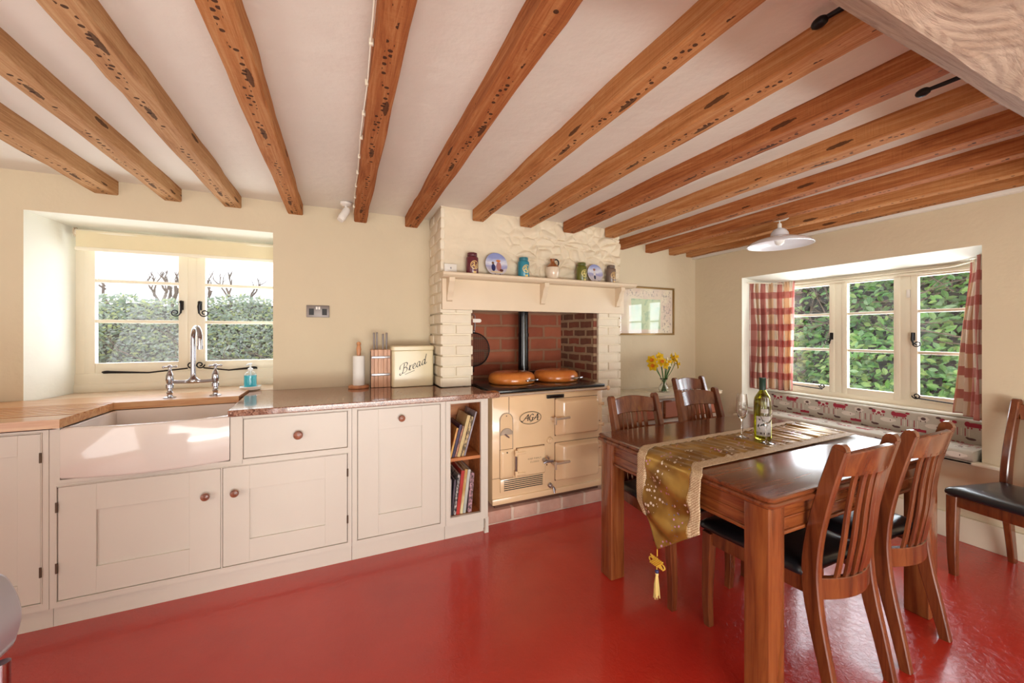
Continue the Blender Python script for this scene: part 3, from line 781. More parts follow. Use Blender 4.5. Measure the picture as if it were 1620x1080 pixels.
# sink
def bowfront(x0, x1, yb, yf, bow, n=14):
    return [(x0+(x1-x0)*k/n, yf-bow*sin(pi*k/n)) for k in range(n+1)]+[(x1, yb), (x0, yb)]
b = B(); x0, x1 = -1.134, -.516
out = lambda i, z, bo=.052: [(p[0], p[1], z) for p in bowfront(x0+i, x1-i, 2.80-i, YF-.006+i, bo)]
inn = lambda i, z: [(p[0], p[1], z) for p in bowfront(x0+.024+i, x1-.024-i, 2.776-i, YF+.018+i, .050)]
b.rings([out(.012, .660), out(.003, .664), out(0, .672), out(0, .880), out(.003, .887), out(.007, .890), inn(-.004, .890), inn(0, .886), inn(.006, .72), inn(.03, .70)])
tag(obj('belfast_sink', b, M['sink'], smooth=50), 'large white glazed butler sink with bowed front under the window', 'sink')
# bridge tap
t = thing('bridge_tap', 'chrome bridge kitchen tap with cross handles and tall swan neck spout', 'tap', (-.805, 2.87, .932))
for sx in (-.915, -.697):
    b = B(); b.lathe([(.030, 0), (.030, .004), (.014, .008), (.012, .02), (.016, .03), (.012, .036), (.012, .05), (.018, .056), (.018, .075), (.013, .082), (.019, .105), (.017, .13), (.012, .145), (.008, .155), (.007, .175), (.010, .178), (.001, .182)], (sx, 2.87, .933), 20)
    p = obj('pillar', b, M['chrome'], t)
    b = B()
    for k in range(2):
        a = .5+k*pi/2; b.cyl((sx-.027*cos(a), 2.87-.027*sin(a), 1.113), (sx+.027*cos(a), 2.87+.027*sin(a), 1.113), .0045, 10)
        for s in (-1, 1): b.ball((sx+s*.028*cos(a), 2.87+s*.028*sin(a), 1.113), .007, seg=10)
    b.ball((sx, 2.87, 1.116), .011, (1, 1, .8), 12)
    obj('cross_handle', b, M['chrome'], p)
b = B(); b.tube(catmull([(-.905, 2.87, 1.025), (-.87, 2.87, 1.022), (-.83, 2.87, 1.022), (-.805, 2.87, 1.03), (-.78, 2.87, 1.022), (-.74, 2.87, 1.022), (-.705, 2.87, 1.025)], 5), [.010]*10+[.012, .014, .017, .02, .02, .021, .02, .02, .017, .014, .012]+[.010]*10, 12)
b.lathe([(.022, 0), (.021, .015), (.014, .03), (.013, .05)], (-.805, 2.87, 1.022), 16)
obj('bridge', b, M['chrome'], t)
b = B(); sp = [(-.805, 2.87, 1.06), (-.805, 2.87, 1.2), (-.805, 2.87, 1.275)]+[(-.805+.034*(1-cos(a)), 2.87-.066*(1-cos(a)), 1.275+.070*sin(a)) for a in [pi*k/12 for k in range(1, 13)]]+[(-.737, 2.738, 1.225)]
b.tube(sp, .0125, 14); b.lathe([(.0145, 0), (.0145, .02)], (-.737, 2.738, 1.218), 14)
obj('spout', b, M['chrome'], t)
# soap
t = thing('soap_dish', 'round white ceramic dish on the sill right of the tap', 'dish', (-.555, 3.12, .921))
b = B(); b.lathe([(.05, 0), (.062, .006), (.064, .026), (.060, .028), (.056, .016), (.001, .014)], (-.565, 3.13, .9215), 32); obj('bowl', b, M['white'], t)
t = thing('hand_soap_bottle', 'clear pump bottle of bright blue hand soap on the white dish', 'soap bottle', (-.565, 3.13, .937))
c = (-.565, 3.13, .9365)
b = B(); b.lathe([(.032, 0), (.037, .004), (.038, .02), (.038, .085), (.034, .098), (.022, .108), (.013, .112), (.013, .12)], c, 28); obj('bottle', b, thin_glass('clear_plastic', (.97, .99, 1), .05), t)
b = B(); b.lathe([(.030, 0), (.0355, .004), (.0362, .02), (.0362, .083), (.001, .0835)], (c[0], c[1], c[2]+.0025), 28); obj('liquid_soap', b, M['soap'], t)
b = B(); b.lathe([(.015, 0), (.015, .016), (.009, .018), (.006, .02), (.006, .040), (.011, .041), (.011, .050), (.001, .052)], (c[0], c[1], c[2]+.117), 20)
b.tube([(c[0], c[1], c[2]+.163), (c[0]-.012, c[1]-.02, c[2]+.162), (c[0]-.018, c[1]-.032, c[2]+.156)], [.006, .005, .004], 8); obj('pump', b, M['plastic'], t)
b = B(); b.tube([(c[0], c[1], c[2]+.12), (c[0]+.006, c[1], c[2]+.05), (c[0]+.014, c[1], c[2]+.012)], .003, 8); obj('dip_tube', b, M['plastic'], t)
# kitchen roll
t = thing('paper_towel_holder', 'turned beech paper towel holder with a thin white roll', 'paper towel', (.118, 2.94, .921))
b = B(); b.lathe([(.066, 0), (.07, .004), (.07, .016), (.064, .020), (.001, .020)], (.118, 2.94, .921), 32)
b.cyl((.118, 2.94, .94), (.118, 2.94, 1.16), .010); b.lathe([(.014, 0), (.014, .025), (.017, .04), (.013, .065), (.011, .068), (.016, .078), (.012, .092), (.001, .095)], (.118, 2.94, 1.155), 18); obj('stand', b, M['beech'], t)
b = B(); b.lathe([(.016, 0), (.039, 0), (.040, .004), (.040, .205), (.038, .208), (.016, .208)], (.118, 2.94, .942), 32); obj('paper_roll', b, M['paper'], t)
# knife block
t = thing('knife_block', 'slatted beech knife block with two steel bands beside the bread bin', 'knife block', (.265, 2.95, .921))
for k, (xa, wd) in enumerate(((.198, .021), (.2205, .024), (.2460, .036), (.2835, .024), (.309, .022))):
    b = B(); b.box(xa, xa+wd, 2.90, 3.0, .922, 1.192, .001, 1); obj('slat', b, M['block'], t)
b = B(); b.box(.1975, .3315, 2.915, 2.99, .9215, 1.18); obj('core', b, M['black'], t)
for z in (1.005, 1.13):
    b = B(); b.box(.199, .326, 2.893, 2.8995, z, z+.017, .002); obj('band', b, M['steel'], t)
for k, (x, h) in enumerate(((.2195, .122), (.2405, .125), (.2825, .114), (.308, .122))):
    t = thing('kitchen_knife', ['leftmost steel-handled knife in the wooden block', 'second steel-handled knife from the left in the block', 'third knife from the left, in the block, with a slimmer handle', 'rightmost steel-handled knife in the wooden block'][k], 'knife', (x, 2.94, 1.1925), 'knives in the block')
    b = B(); R = []
    for zz, r0 in ((0, .007), (.01, .006), (.05, .0085), (.1, .0075), (h-.006, .009), (h, .006)): R.append([(x+r0*cos(a)*.85, 2.94+r0*1.4*sin(a), 1.193+zz) for a in [2*pi*i/12 for i in range(12)]])
    b.rings(R); obj('handle', b, M['steel'], t)
# bread bin
t = thing('bread_bin', 'tall cream enamel bin lettered Bread in black script against the chimney breast', 'bread bin', (.49, 2.93, .921))
b = B(); R = []
for z, i in ((.922, .004), (.926, 0), (1.180, 0), (1.184, .003)): R.append([(p[0], p[1], z) for p in rrect(.335+i, .634-i, 2.845+i, 3.02-i, .022)])
b.rings(R); obj('body', b, M['bread'], t)
b = B(); R = []
for z, i in ((1.1845, .0), (1.187, -.004), (1.212, -.004), (1.217, 0), (1.218, .02)): R.append([(p[0], p[1], z) for p in rrect(.335+i, .634-i, 2.845+i, 3.02-i, .024)])
b.rings(R); obj('lid', b, M['bread'], t)
BR = [  # B r e a d in a sloping script, units of x-height ~1
 [(-.35, .25), (-.5, -.05), (-.2, -.2), (.2, .3), (.45, 1.2), (.55, 1.75)], [(-.45, .9), (-.3, 1.55), (.3, 1.85), (1.0, 1.8), (1.15, 1.4), (.75, 1.0), (.35, .92)], [(.35, .92), (.95, .85), (1.05, .4), (.65, .0), (.15, .0), (.05, .2)],
 [(1.35, .1), (1.6, .6), (1.7, 1.0), (1.75, .75), (2.0, .8), (2.15, .95)], [(1.7, .75), (1.6, .3), (1.65, .0), (1.9, .1)],
 [(2.3, .35), (2.65, .55), (2.8, .85), (2.6, 1.0), (2.35, .75), (2.25, .3), (2.45, .0), (2.75, .1), (3.0, .35)],
 [(3.75, .85), (3.5, 1.0), (3.2, .7), (3.1, .25), (3.3, .0), (3.6, .3), (3.8, .95)], [(3.8, .95), (3.68, .35), (3.75, .02), (4.0, .15), (4.2, .4)],
 [(4.85, .85), (4.6, 1.0), (4.3, .7), (4.2, .25), (4.4, .0), (4.7, .3), (4.95, 1.1), (5.2, 1.95)], [(5.05, 1.5), (4.85, .6), (4.8, .05), (5.0, .05), (5.2, .3)],
 [(.6, -.42), (2.6, -.40)]]
b = B(); ang = radians(21); pen(b, BR, (.404, 2.8437, 1.020), (cos(ang), 0, sin(ang)), (-sin(ang)*.55, 0, cos(ang)), .0365, .05, .17, radians(20), .18)
obj('lettering', b, M['black'], t, smooth=0)
# double socket
t = thing('wall_socket', 'brushed steel double socket on the wall above the granite worktop', 'socket', (-.147, YB, 1.467))
b = B(); b.box(-.222, -.074, YB-.010, YB-.0005, 1.424, 1.510, .003); obj('plate', b, plain('dull_steel', (140, 132, 128), .5, .8), t)
for xc in (-.19, -.106):
    b = B(); b.box(xc-.016, xc+.016, YB-.0105, YB-.0098, 1.440, 1.486); b.box(xc-.004, xc+.004, YB-.012, YB-.0095, 1.468, 1.480); b.box(xc-.014, xc-.007, YB-.012, YB-.0095, 1.446, 1.452); b.box(xc+.007, xc+.014, YB-.012, YB-.0095, 1.446, 1.452)
    obj('socket_outlet', b, M['black'], t)
for xc in (-.156, -.140):
    b = B(); b.box(xc-.006, xc+.006, YB-.015, YB-.0095, 1.480, 1.500, .001); obj('switch', b, M['white'], t)

# ---------------------------------------------------------------- cookbooks
def book_mat(name, a, b_, sc):
    n = NT(name); v = n.coord(sc); f = n.noise(v, 1, 3)
    n.set(Base_Color=n.ramp(f, [(.45, srgb(*a)), (.55, srgb(*b_))]), Roughness=.35); return n.m
def book(label, x, z, th, h, dp, lean, cov, y0=YF+.03, group='cookbooks', cx=None):
    """x,z: lower left corner of the spine; lean in radians to the right"""
    t = thing('cookbook', label, 'book', (x, y0, z), group)
    Mx = Matrix.Translation((x, y0, z)) @ Matrix.Rotation(lean, 4, 'Y')
    b = B(); b.box(0, .0025, 0, dp, 0, h, 0, 1, Mx); b.box(th-.0025, th, 0, dp, 0, h, 0, 1, Mx); b.box(.0025, th-.0025, 0, .003, 0, h, 0, 1, Mx)
    obj('cover', b, cov, t, 0)
    b = B(); b.box(.0025, th-.0025, .003, dp-.004, .003, h-.004, 0, 1, Mx); obj('pages', b, M['paper'], t, 0)
ub = [(.012, .19, .26, ((214, 166, 92), (196, 120, 60))), (.016, .21, .27, ((52, 34, 66), (84, 60, 92))), (.011, .20, .24, ((190, 130, 104), (120, 86, 70))), (.021, .27, .24, ((206, 180, 124), (216, 196, 150))), (.018, .26, .25, ((92, 74, 50), (196, 170, 124))), (.009, .29, .25, ((150, 142, 150), (196, 190, 196)))]
ul = ['yellow and orange spine, leftmost book on the upper shelf', 'dark purple book leaning on the upper shelf', 'thin brownish pink book between purple and beige ones', 'thick plain beige book leaning on the upper shelf', 'brown patterned spine beside the thick beige book', 'thin grey pamphlet, rightmost on the upper shelf']
x = .636
for k, (th, h, dp, (c1, c2)) in enumerate(ub):
    ln = .25+.006*k
    book(ul[k], x, .5155, th, h, dp-.03, ln, book_mat('cover_up_%d' % k, c1, c2, (90, 90, 30) if k in (2, 4) else (20, 20, 6))); x += th/cos(ln)+.003
lb = [(.010, .23, .2, ((196, 186, 180), (150, 140, 140)), .02), (.012, .225, .22, ((44, 36, 44), (92, 80, 92)), .09), (.015, .26, .23, ((30, 28, 34), (200, 190, 186)), .12), (.022, .28, .22, ((186, 58, 50), (172, 50, 46)), .13), (.018, .285, .23, ((226, 210, 164), (190, 150, 90)), .125), (.018, .28, .22, ((176, 178, 172), (196, 196, 190)), .125), (.025, .255, .22, ((72, 58, 58), (196, 150, 160)), .08)]
ll = ['thin grey white book at the left end of the lower shelf', 'thin dark book on the lower shelf behind the frame edge', 'black and white lettered spine left of the red book', 'bright red spine on the lower shelf', 'cream yellow spine between the red and grey books', 'plain grey spine on the lower shelf', 'dark book with pink picture spine, rightmost on the lower shelf']
x = .6345
for k, (th, h, dp, (c1, c2), ln) in enumerate(lb):
    if k == 6: x += .012
    book(ll[k], x, .1425, th, h, dp, ln, book_mat('cover_lo_%d' % k, c1, c2, (140, 140, 50) if k in (2, 6) else (12, 12, 4)), group='cookbooks lower'); x += th/cos(ln)+.0025

# ---------------------------------------------------------------- range cooker
ax0, ax1, ay = .948, 1.872, 2.452
t = thing('range_cooker', 'cream enamelled cast iron range cooker with two lids in the brick fireplace', 'range cooker', (1.41, 2.8, .092))
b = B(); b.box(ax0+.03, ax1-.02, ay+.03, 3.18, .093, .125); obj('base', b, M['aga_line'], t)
b = B(); b.box(ax0, ax1, ay, 3.18, .127, .868, .006); b.box(ax0-.001, ax1+.001, ay-.010, ay+.01, .127, .170, .006)
obj('body', b, M['aga'], t)
b = B(); b.box(ax0-.004, ax1+.012, ay-.026, ay+.06, .868, .893, .008, 3); obj('front_rail_top', b, M['aga'], t)
b = B(); b.box(ax0-.004, ax1+.012, ay-.018, 3.2, .894, .916, .005); obj('hotplate_top', b, M['hob'], t)
b = B(); b.cyl((ax0-.012, ay-.052, .888), (ax1+.02, ay-.052, .888), .0085, 12); obj('towel_rail', b, M['chrome_w'], t)
for x in (ax0-.008, ax1+.016):
    b = B(); b.cyl((x, ay-.05, .888), (x, ay+.012, .872), .011, 12); b.ball((x, ay-.052, .888), .017, (1, 1, 1.1), 14); obj('rail_bracket', b, M['aga'], t)
b = B(); b.box(1.368, 1.512, ay-.020, ay-.011, .835, .860, .003); b.box(1.385, 1.495, ay-.024, ay-.0195, .841, .854, .001); obj('badge', b, [M['iron']], t)
b = B(); b.box(1.39, 1.49, ay-.0262, ay-.0238, .8435, .8515); obj('badge_plate', b, M['chrome'], t)
# dark plates painted as shadow gaps round the doors, then seams
b = B(); b.box(1.4405, 1.8225, ay-.0016, ay, .5525, .8305); b.box(1.4405, 1.8225, ay-.0016, ay, .2225, .5045); b.box(1.127, 1.355, ay-.0016, ay, .302, .503); b.box(1.002, 1.1045, ay-.0016, ay, .302, .5045); o_g = obj('door_gap_shade', b, M['aga_line'], t)
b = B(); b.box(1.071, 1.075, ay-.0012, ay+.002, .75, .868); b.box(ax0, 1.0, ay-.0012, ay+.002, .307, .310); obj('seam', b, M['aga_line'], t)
# ovens
def pillow_door(x0, x1, z0, z1, y, d, ins=.055):
    b = B(); R = []
    for yy, i in ((y, 0), (y-.012, 0), (y-.016, .004)): R.append([(p[0], yy, p[1]) for p in rrect(x0+i, x1-i, z0+i, z1-i, .012, 3)])
    for s in (.15, .35, .6, .85, 1):
        R.append([(p[0], y-.016-(d-.016)*sin(s*pi/2), p[1]) for p in rrect(x0+.004+ins*s*1.25, x1-.004-ins*s*.55, z0+.004+ins*s*.35, z1-.004-ins*s*.35, .012+.006*s, 3)])
    return b.rings(R)
for k, (z0, z1, zl) in enumerate(((.555, .828, .690), (.225, .502, .368))):
    d = obj('oven_door', pillow_door(1.443, 1.820, z0, z1, ay, .060), M['aga'], t, 30)
    for zz in (z0+.06, z1-.055):
        b = B(); b.box(1.775, 1.845, ay-.056, ay-.045, zz-.009, zz+.009, .004); b.cyl((1.842, ay-.05, zz-.014), (1.842, ay-.05, zz+.010), .008, 10); b.box(1.832, 1.848, ay-.05, ay, zz-.014, zz-.006, .002)
        obj('hinge', b, M['aga'], d)
    b = B(); b.tube([(1.412, ay-.060, zl), (1.46, ay-.066, zl+.003), (1.53, ay-.064, zl+.006)], [.010, .012, .013], 10, True, .7)
    b.cyl((1.414, ay-.062, zl-.040), (1.414, ay-.062, zl+.016), .009, 10); b.box(1.406, 1.422, ay-.062, ay, zl-.012, zl+.006, .002)
    obj('latch', b, M['chrome_w'], d)
b = B(); b.lathe([(.024, 0), (.024, .01), (.02, .016), (.014, .018), (.013, .024), (.001, .025)], (1.397, ay, .528), 24, Matrix.Rotation(pi/2, 4, 'X')); obj('thermometer_knob', b, M['aga'], t)
# thermostat plate with its dial
def stadium(x0, x1, z0, z1, n=10):
    r = (x1-x0)/2; xc = (x0+x1)/2
    return [(xc+r*cos(a), z1-r+r*sin(a)) for a in [pi*k/n for k in range(n+1)]]+[(x0, z0), (x1, z0)]
b = B(); P = stadium(1.004, 1.100, .505, .755); b.prism(P, 'y', ay-.006, ay); obj('control_plate', b, M['aga'], t)
b = B(); q = [(p[0], ay-.0065, p[1]) for p in P[:-2]]; b.tube(q, .003, 6); b.tube([(1.004, ay-.0065, .715), (1.004, ay-.0065, .505)], .003, 6); b.tube([(1.10, ay-.0065, .715), (1.10, ay-.0065, .505)], .003, 6); obj('plate_rim', b, M['chrome_w'], t)
b = B(); b.cyl((1.052, ay-.008, .735), (1.052, ay-.004, .735), .004, 8); obj('screw', b, M['iron'], t)
b = B(); b.prism([(1.052+.042*cos(a), .605+.042*sin(a)) for a in [pi*k/12 for k in range(13)]], 'y', ay-.010, ay-.006); b.tube([(1.052+.046*cos(a), ay-.012, .603+.046*sin(a)) for a in [pi*k/12 for k in range(13)]], .003, 6)
for k in range(7):
    a = .3+k*.42; b.box(1.052+.033*cos(a)-.002, 1.052+.033*cos(a)+.002, ay-.0108, ay-.0098, .605+.033*sin(a)-.004, .605+.033*sin(a)+.004)
obj('dial', b, [M['chrome_w']], t)
b = B(); b.cyl((1.036, ay-.016, .612), (1.068, ay-.016, .586), .005, 8); b.cyl((1.052, ay-.02, .598), (1.052, ay-.006, .598), .006, 10); obj('dial_lever', b, M['steel'], t)
# oval badge with the maker's letters
b = B(); n = 48; b.prism([(1.240+.090*cos(2*pi*k/n), .706+.048*sin(2*pi*k/n)) for k in range(n)], 'y', ay-.005, ay); o = obj('oval_badge', b, M['aga'], t)
b = B(); b.tube([(1.240+.085*cos(2*pi*k/n), ay-.0055, .706+.0435*sin(2*pi*k/n)) for k in range(n+1)], .0022, 6)
AG = [[(-.25, .1), (-.1, -.1), (.3, .3), (.95, 1.15)], [(.95, 1.15), (.98, .5), (1.0, 0)], [(.25, .42), (1.25, .52)],
      [(2.0, .95), (1.7, 1.15), (1.35, .8), (1.3, .3), (1.55, 0), (1.85, .15), (1.95, .5)], [(1.7, .52), (2.15, .5)], [(1.95, .5), (1.8, -.1), (1.4, -.25)],
      [(2.0, .0), (2.35, .35), (2.85, 1.15)], [(2.85, 1.15), (2.9, .5), (2.95, 0), (3.15, .1)], [(2.25, .42), (3.2, .52)]]
pen(b, AG, (1.178, ay-.0056, .686), (1, 0, 0), (0, 0, 1), .040, .06, .20, radians(20), .15)
obj('badge_script', b, M['black'], o, 0)
# firebox cover, door, grille
b = B(); R = [[(p[0], yy, p[1]) for p in rrect(1.004+i, 1.102-i, .305+i, .502-i, .008, 3)] for yy, i in ((ay, 0), (ay-.008, 0), (ay-.018, .012), (ay-.020, .02))]; b.rings(R); obj('ashpit_cover', b, M['aga'], t)
b = B(); b.cyl((1.052, ay-.022, .484), (1.052, ay-.012, .484), .005, 8); obj('screw', b, M['iron'], t)
b = B(); R = [[(p[0], yy, p[1]) for p in rrect(1.130+i, 1.352-i, .305+i, .500-i, .010, 3)] for yy, i in ((ay, 0), (ay-.020, 0), (ay-.026, .005), (ay-.0265, .01))]; b.rings(R); d = obj('firebox_door', b, M['aga'], t)
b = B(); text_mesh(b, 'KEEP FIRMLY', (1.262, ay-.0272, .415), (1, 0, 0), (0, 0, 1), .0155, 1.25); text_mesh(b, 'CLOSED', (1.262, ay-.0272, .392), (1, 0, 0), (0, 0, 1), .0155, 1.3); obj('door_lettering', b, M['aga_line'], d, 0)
b = B(); b.cyl((1.119, ay-.022, .325), (1.119, ay-.022, .480), .006, 10); obj('hinge_pin', b, M['steel'], d)
for zz in (.472, .328):
    b = B(); b.box(1.108, 1.190, ay-.038, ay-.0265, zz-.008, zz+.008, .005, 3); b.cyl((1.119, ay-.024, zz-.018), (1.119, ay-.024, zz+.020), .011, 12); obj('hinge', b, M['aga'], d)
b = B(); b.cyl((1.335, ay-.07, .402), (1.335, ay-.02, .402), .013, 12); b.tube([(1.312, ay-.066, .394), (1.335, ay-.072, .402), (1.385, ay-.075, .398)], [.010, .012, .009], 10); b.tube([(1.365, ay-.05, .41), (1.372, ay-.02, .415)], .006, 8); obj('spring_handle', b, M['steel'], d)
b = B(); b.box(1.004, 1.352, ay-.012, ay, .208, .300, .004); g_ = obj('vent_grille', b, M['aga'], t)
b = B()
for k in range(6): b.box(1.030, 1.335, ay-.0128, ay-.011, .218+k*.0135, .2245+k*.0135)
obj('slots', b, M['black'], g_)
b = B(); b.ball((1.397, ay-.012, .200), .018, seg=14); b.tube([(1.397, ay-.02, .2), (1.404, ay-.05, .196), (1.408, ay-.056, .16)], [.010, .009, .007], 10); b.cyl((1.39, ay-.05, .205), (1.418, ay-.055, .178), .005, 8); obj('drain_tap', b, M['steel'], t)
b = B()
for (x, z) in ((1.375, .35), (1.845, .63), (1.845, .42)): b.cyl((x, ay-.003, z), (x, ay+.001, z), .005, 8)
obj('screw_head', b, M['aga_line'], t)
for cx in (1.248, 1.655):
    b = B(); b.lathe([(.178, 0), (.187, .012), (.188, .035), (.182, .060), (.165, .078), (.13, .088), (.06, .092), (.001, .093)], (cx, 2.80, .918), 40)
    l = obj('lid', b, M['lid'], t, 60)
    b = B(); hx, hy = cx+.085, 2.80-.178
    b.tube([(hx-.052, hy+.012, .948), (hx-.04, hy-.022, .95), (hx, hy-.028, .952), (hx+.045, hy-.012, .954), (hx+.052, hy+.02, .954)], [.006, .009, .011, .009, .006], 10, True, .8); obj('lid_handle', b, M['chrome'], l)
b = B(); b.cyl((1.478, 3.06, .96), (1.478, 3.06, 1.58), .046, 28); b.lathe([(.050, 0), (.050, .03)], (1.478, 3.06, 1.28), 28); f = obj('flue_pipe', b, M['flue'], t)
b = B(); b.box(1.385, 1.585, 2.99, 3.13, .917, .985, .01); obj('flue_collar', b, M['hob'], t)

# toaster rack on the inglenook wall
t = thing('wire_toasting_rack', 'round dark wire mesh toaster hanging on the fireplace wall', 'toaster', (.985, 3.24, 1.08))
tc0 = (1.075, 3.235, 1.165)
b = B(); b.tube([(tc0[0]+.148*cos(2*pi*k/40), tc0[1], tc0[2]+.148*sin(2*pi*k/40)) for k in range(41)], .005, 8)
obj('rim', b, M['iron'], t)
b = B()
for k in range(-17, 18):
    q = k*.0083; L = sqrt(max(0, .148**2-q*q))
    b.box(tc0[0]+q-.0008, tc0[0]+q+.0008, tc0[1]-.001, tc0[1]+.001, tc0[2]-L, tc0[2]+L); b.box(tc0[0]-L, tc0[0]+L, tc0[1]-.002, tc0[1], tc0[2]+q-.0008, tc0[2]+q+.0008)
obj('mesh', b, M['iron'], t, 0)
b = B()
for s in (-.012, .012): b.tube([(tc0[0]+s*.6, tc0[1], tc0[2]+.148), (tc0[0]+s, tc0[1], tc0[2]+.20), (tc0[0]+s, tc0[1], tc0[2]+.30)], .004, 8)
b.tube([(tc0[0]-.012, tc0[1], tc0[2]+.3), (tc0[0], tc0[1], tc0[2]+.312), (tc0[0]+.012, tc0[1], tc0[2]+.3)], .004, 8); b.ball((tc0[0], tc0[1]-.004, tc0[2]+.16), .014, seg=10)
obj('handle', b, M['steel'], t)
b = B(); b.cyl((tc0[0], tc0[1], tc0[2]-.148), (tc0[0], tc0[1], tc0[2]-.20), .005, 8); obj('foot', b, M['iron'], t)
b = B(); b.prism(stadium(-.014, .014, -.03, .04), 'y', 0, .004); 
for v in b.bm.verts: v.co = Vector((.905+v.co.z+.03, YBR+.05+v.co.y, 1.405+v.co.x))
tag(obj('white_hook_plate', b, M['white']), 'small white rounded plate fixed inside the top left of the fireplace', 'hook plate')

# ---------------------------------------------------------------- mantel shelf and what stands on it
t = thing('mantel_shelf', 'pale painted wooden mantel shelf on three scroll brackets', 'mantel shelf', (1.46, 2.67, 1.48))
b = B(); b.box(.655, 2.272, YBR-.030, YBR-.001, 1.480, 1.700, .003); obj('fascia', b, M['mantel'], t)
b = B(); pr_ = [(YBR-.001, 1.701), (YBR-.001, 1.736), (2.583, 1.736), (2.578, 1.731), (2.578, 1.716), (2.590, 1.708), (2.60, 1.701)]; b.prism(pr_, 'x', .640, 2.335); obj('shelf_board', b, M['mantel'], t)
for xc in (.705, 1.455, 2.195):
    b = B(); yb = YBR-.0305
    b.prism([(yb, 1.700), (2.588, 1.700), (2.588, 1.672), (2.60, 1.655), (2.612, 1.640), (2.618, 1.615), (2.632, 1.59), (2.645, 1.575), (2.650, 1.545), (yb, 1.535)], 'x', xc-.020, xc+.020)
    obj('bracket', b, M['mantel'], t)
def jar_mat(name, base, c2):
    n = NT(name); x, y, z = n.sep(n.coord()); ang_ = n.math('SUBTRACT', x, .004)
    d = n.math('SQRT', n.math('ADD', n.math('MULTIPLY', ang_, ang_), n.math('MULTIPLY', n.math('SUBTRACT', z, .062), n.math('SUBTRACT', z, .062))))
    ring = n.math('MULTIPLY', n.math('GREATER_THAN', d, .026), n.math('LESS_THAN', d, .031)); front = n.math('LESS_THAN', y, 0)
    motif = n.math('MULTIPLY', n.math('LESS_THAN', d, .022), n.math('GREATER_THAN', n.noise(n.coord((60, 1, 60)), 1, 2), .5))
    foot = n.math('MULTIPLY', n.math('LESS_THAN', z, .018), n.math('LESS_THAN', n.math('ABSOLUTE', ang_), .012))
    mk = n.math('MULTIPLY', front, n.math('MAXIMUM', ring, n.math('MAXIMUM', motif, foot)))
    n.set(Base_Color=n.mix(mk, srgb(*base), srgb(*c2)), Roughness=.35, Coat_Weight=.2); return n.m
YJ = 2.645
for x, z_h, rr, lab, c1, c2 in ((.868, .150, .044, 'maroon canister with gilt crest, at the left of the shelf', (98, 34, 46), (222, 186, 120)),
                     (1.280, .150, .044, 'turquoise blue canister near the middle of the shelf', (44, 130, 150), (226, 196, 110)),
                     (1.810, .150, .043, 'olive green canister beside the smaller plate', (98, 100, 34), (214, 196, 120)),
                     (2.108, .150, .042, 'grey-brown canister at the right end of the shelf', (118, 96, 82), (206, 170, 110))):
    t = thing('tea_canister', lab, 'canister', (0, 0, 0), 'canisters on the mantel shelf')
    b = B(); b.lathe([(rr*.96, 0), (rr, .003), (rr, z_h*.76), (rr*.96, z_h*.80), (rr*.74, z_h*.84), (rr*.72, z_h*.86)], (0, 0, 0), 36); obj('body', b, jar_mat('canister_'+lab[:5], c1, c2), t, 50)
    b = B(); b.lathe([(rr*.78, 0), (rr*.80, .003), (rr*.80, z_h*.13), (rr*.76, z_h*.15), (rr*.3, z_h*.16), (.001, z_h*.16)], (0, 0, z_h*.862), 36); obj('lid', b, plain('lid_'+lab[:5], tuple(int(q*.82+12) for q in c1), .4), t, 50)
    t.location = (x, YJ, 1.7362); t.rotation_euler[2] = .05
def plate_mat(name, two):
    n = NT(name); x, y, z = n.sep(n.coord())
    sky_ = n.ramp(n.math('ADD', n.math('MULTIPLY', z, 5), n.math('MULTIPLY', n.noise(n.coord((12, 1, 40)), 1, 3), .3)), [(.0, srgb(206, 196, 186)), (.42, srgb(196, 186, 196)), (.5, srgb(150, 150, 196)), (.62, srgb(222, 222, 232)), (.85, srgb(140, 150, 200))])
    def blob(cx, cz, rx, rz):
        a = n.math('DIVIDE', n.math('SUBTRACT', x, cx), rx); c = n.math('DIVIDE', n.math('SUBTRACT', z, cz), rz)
        return n.math('LESS_THAN', n.math('ADD', n.math('MULTIPLY', a, a), n.math('MULTIPLY', c, c)), 1.0)
    col = sky_
    items = [(-.022, .065, .016, .028, (44, 50, 96)), (-.024, .100, .010, .010, (110, 80, 60)), (.022, .075, .020, .036, (176, 120, 116)), (.020, .118, .018, .009, (206, 120, 60)), (.04, .045, .014, .012, (90, 50, 50)), (.0, .03, .05, .006, (220, 196, 150))] if two else [(.0, .078, .012, .026, (214, 206, 206)), (.0, .112, .012, .010, (156, 104, 72)), (.0, .045, .010, .018, (52, 54, 80))]
    for cx, cz, rx, rz, c in items: col = n.mix(blob(cx, cz, rx, rz), col, srgb(*c))
    n.set(Base_Color=col, Roughness=.15, Coat_Weight=.4); return n.m
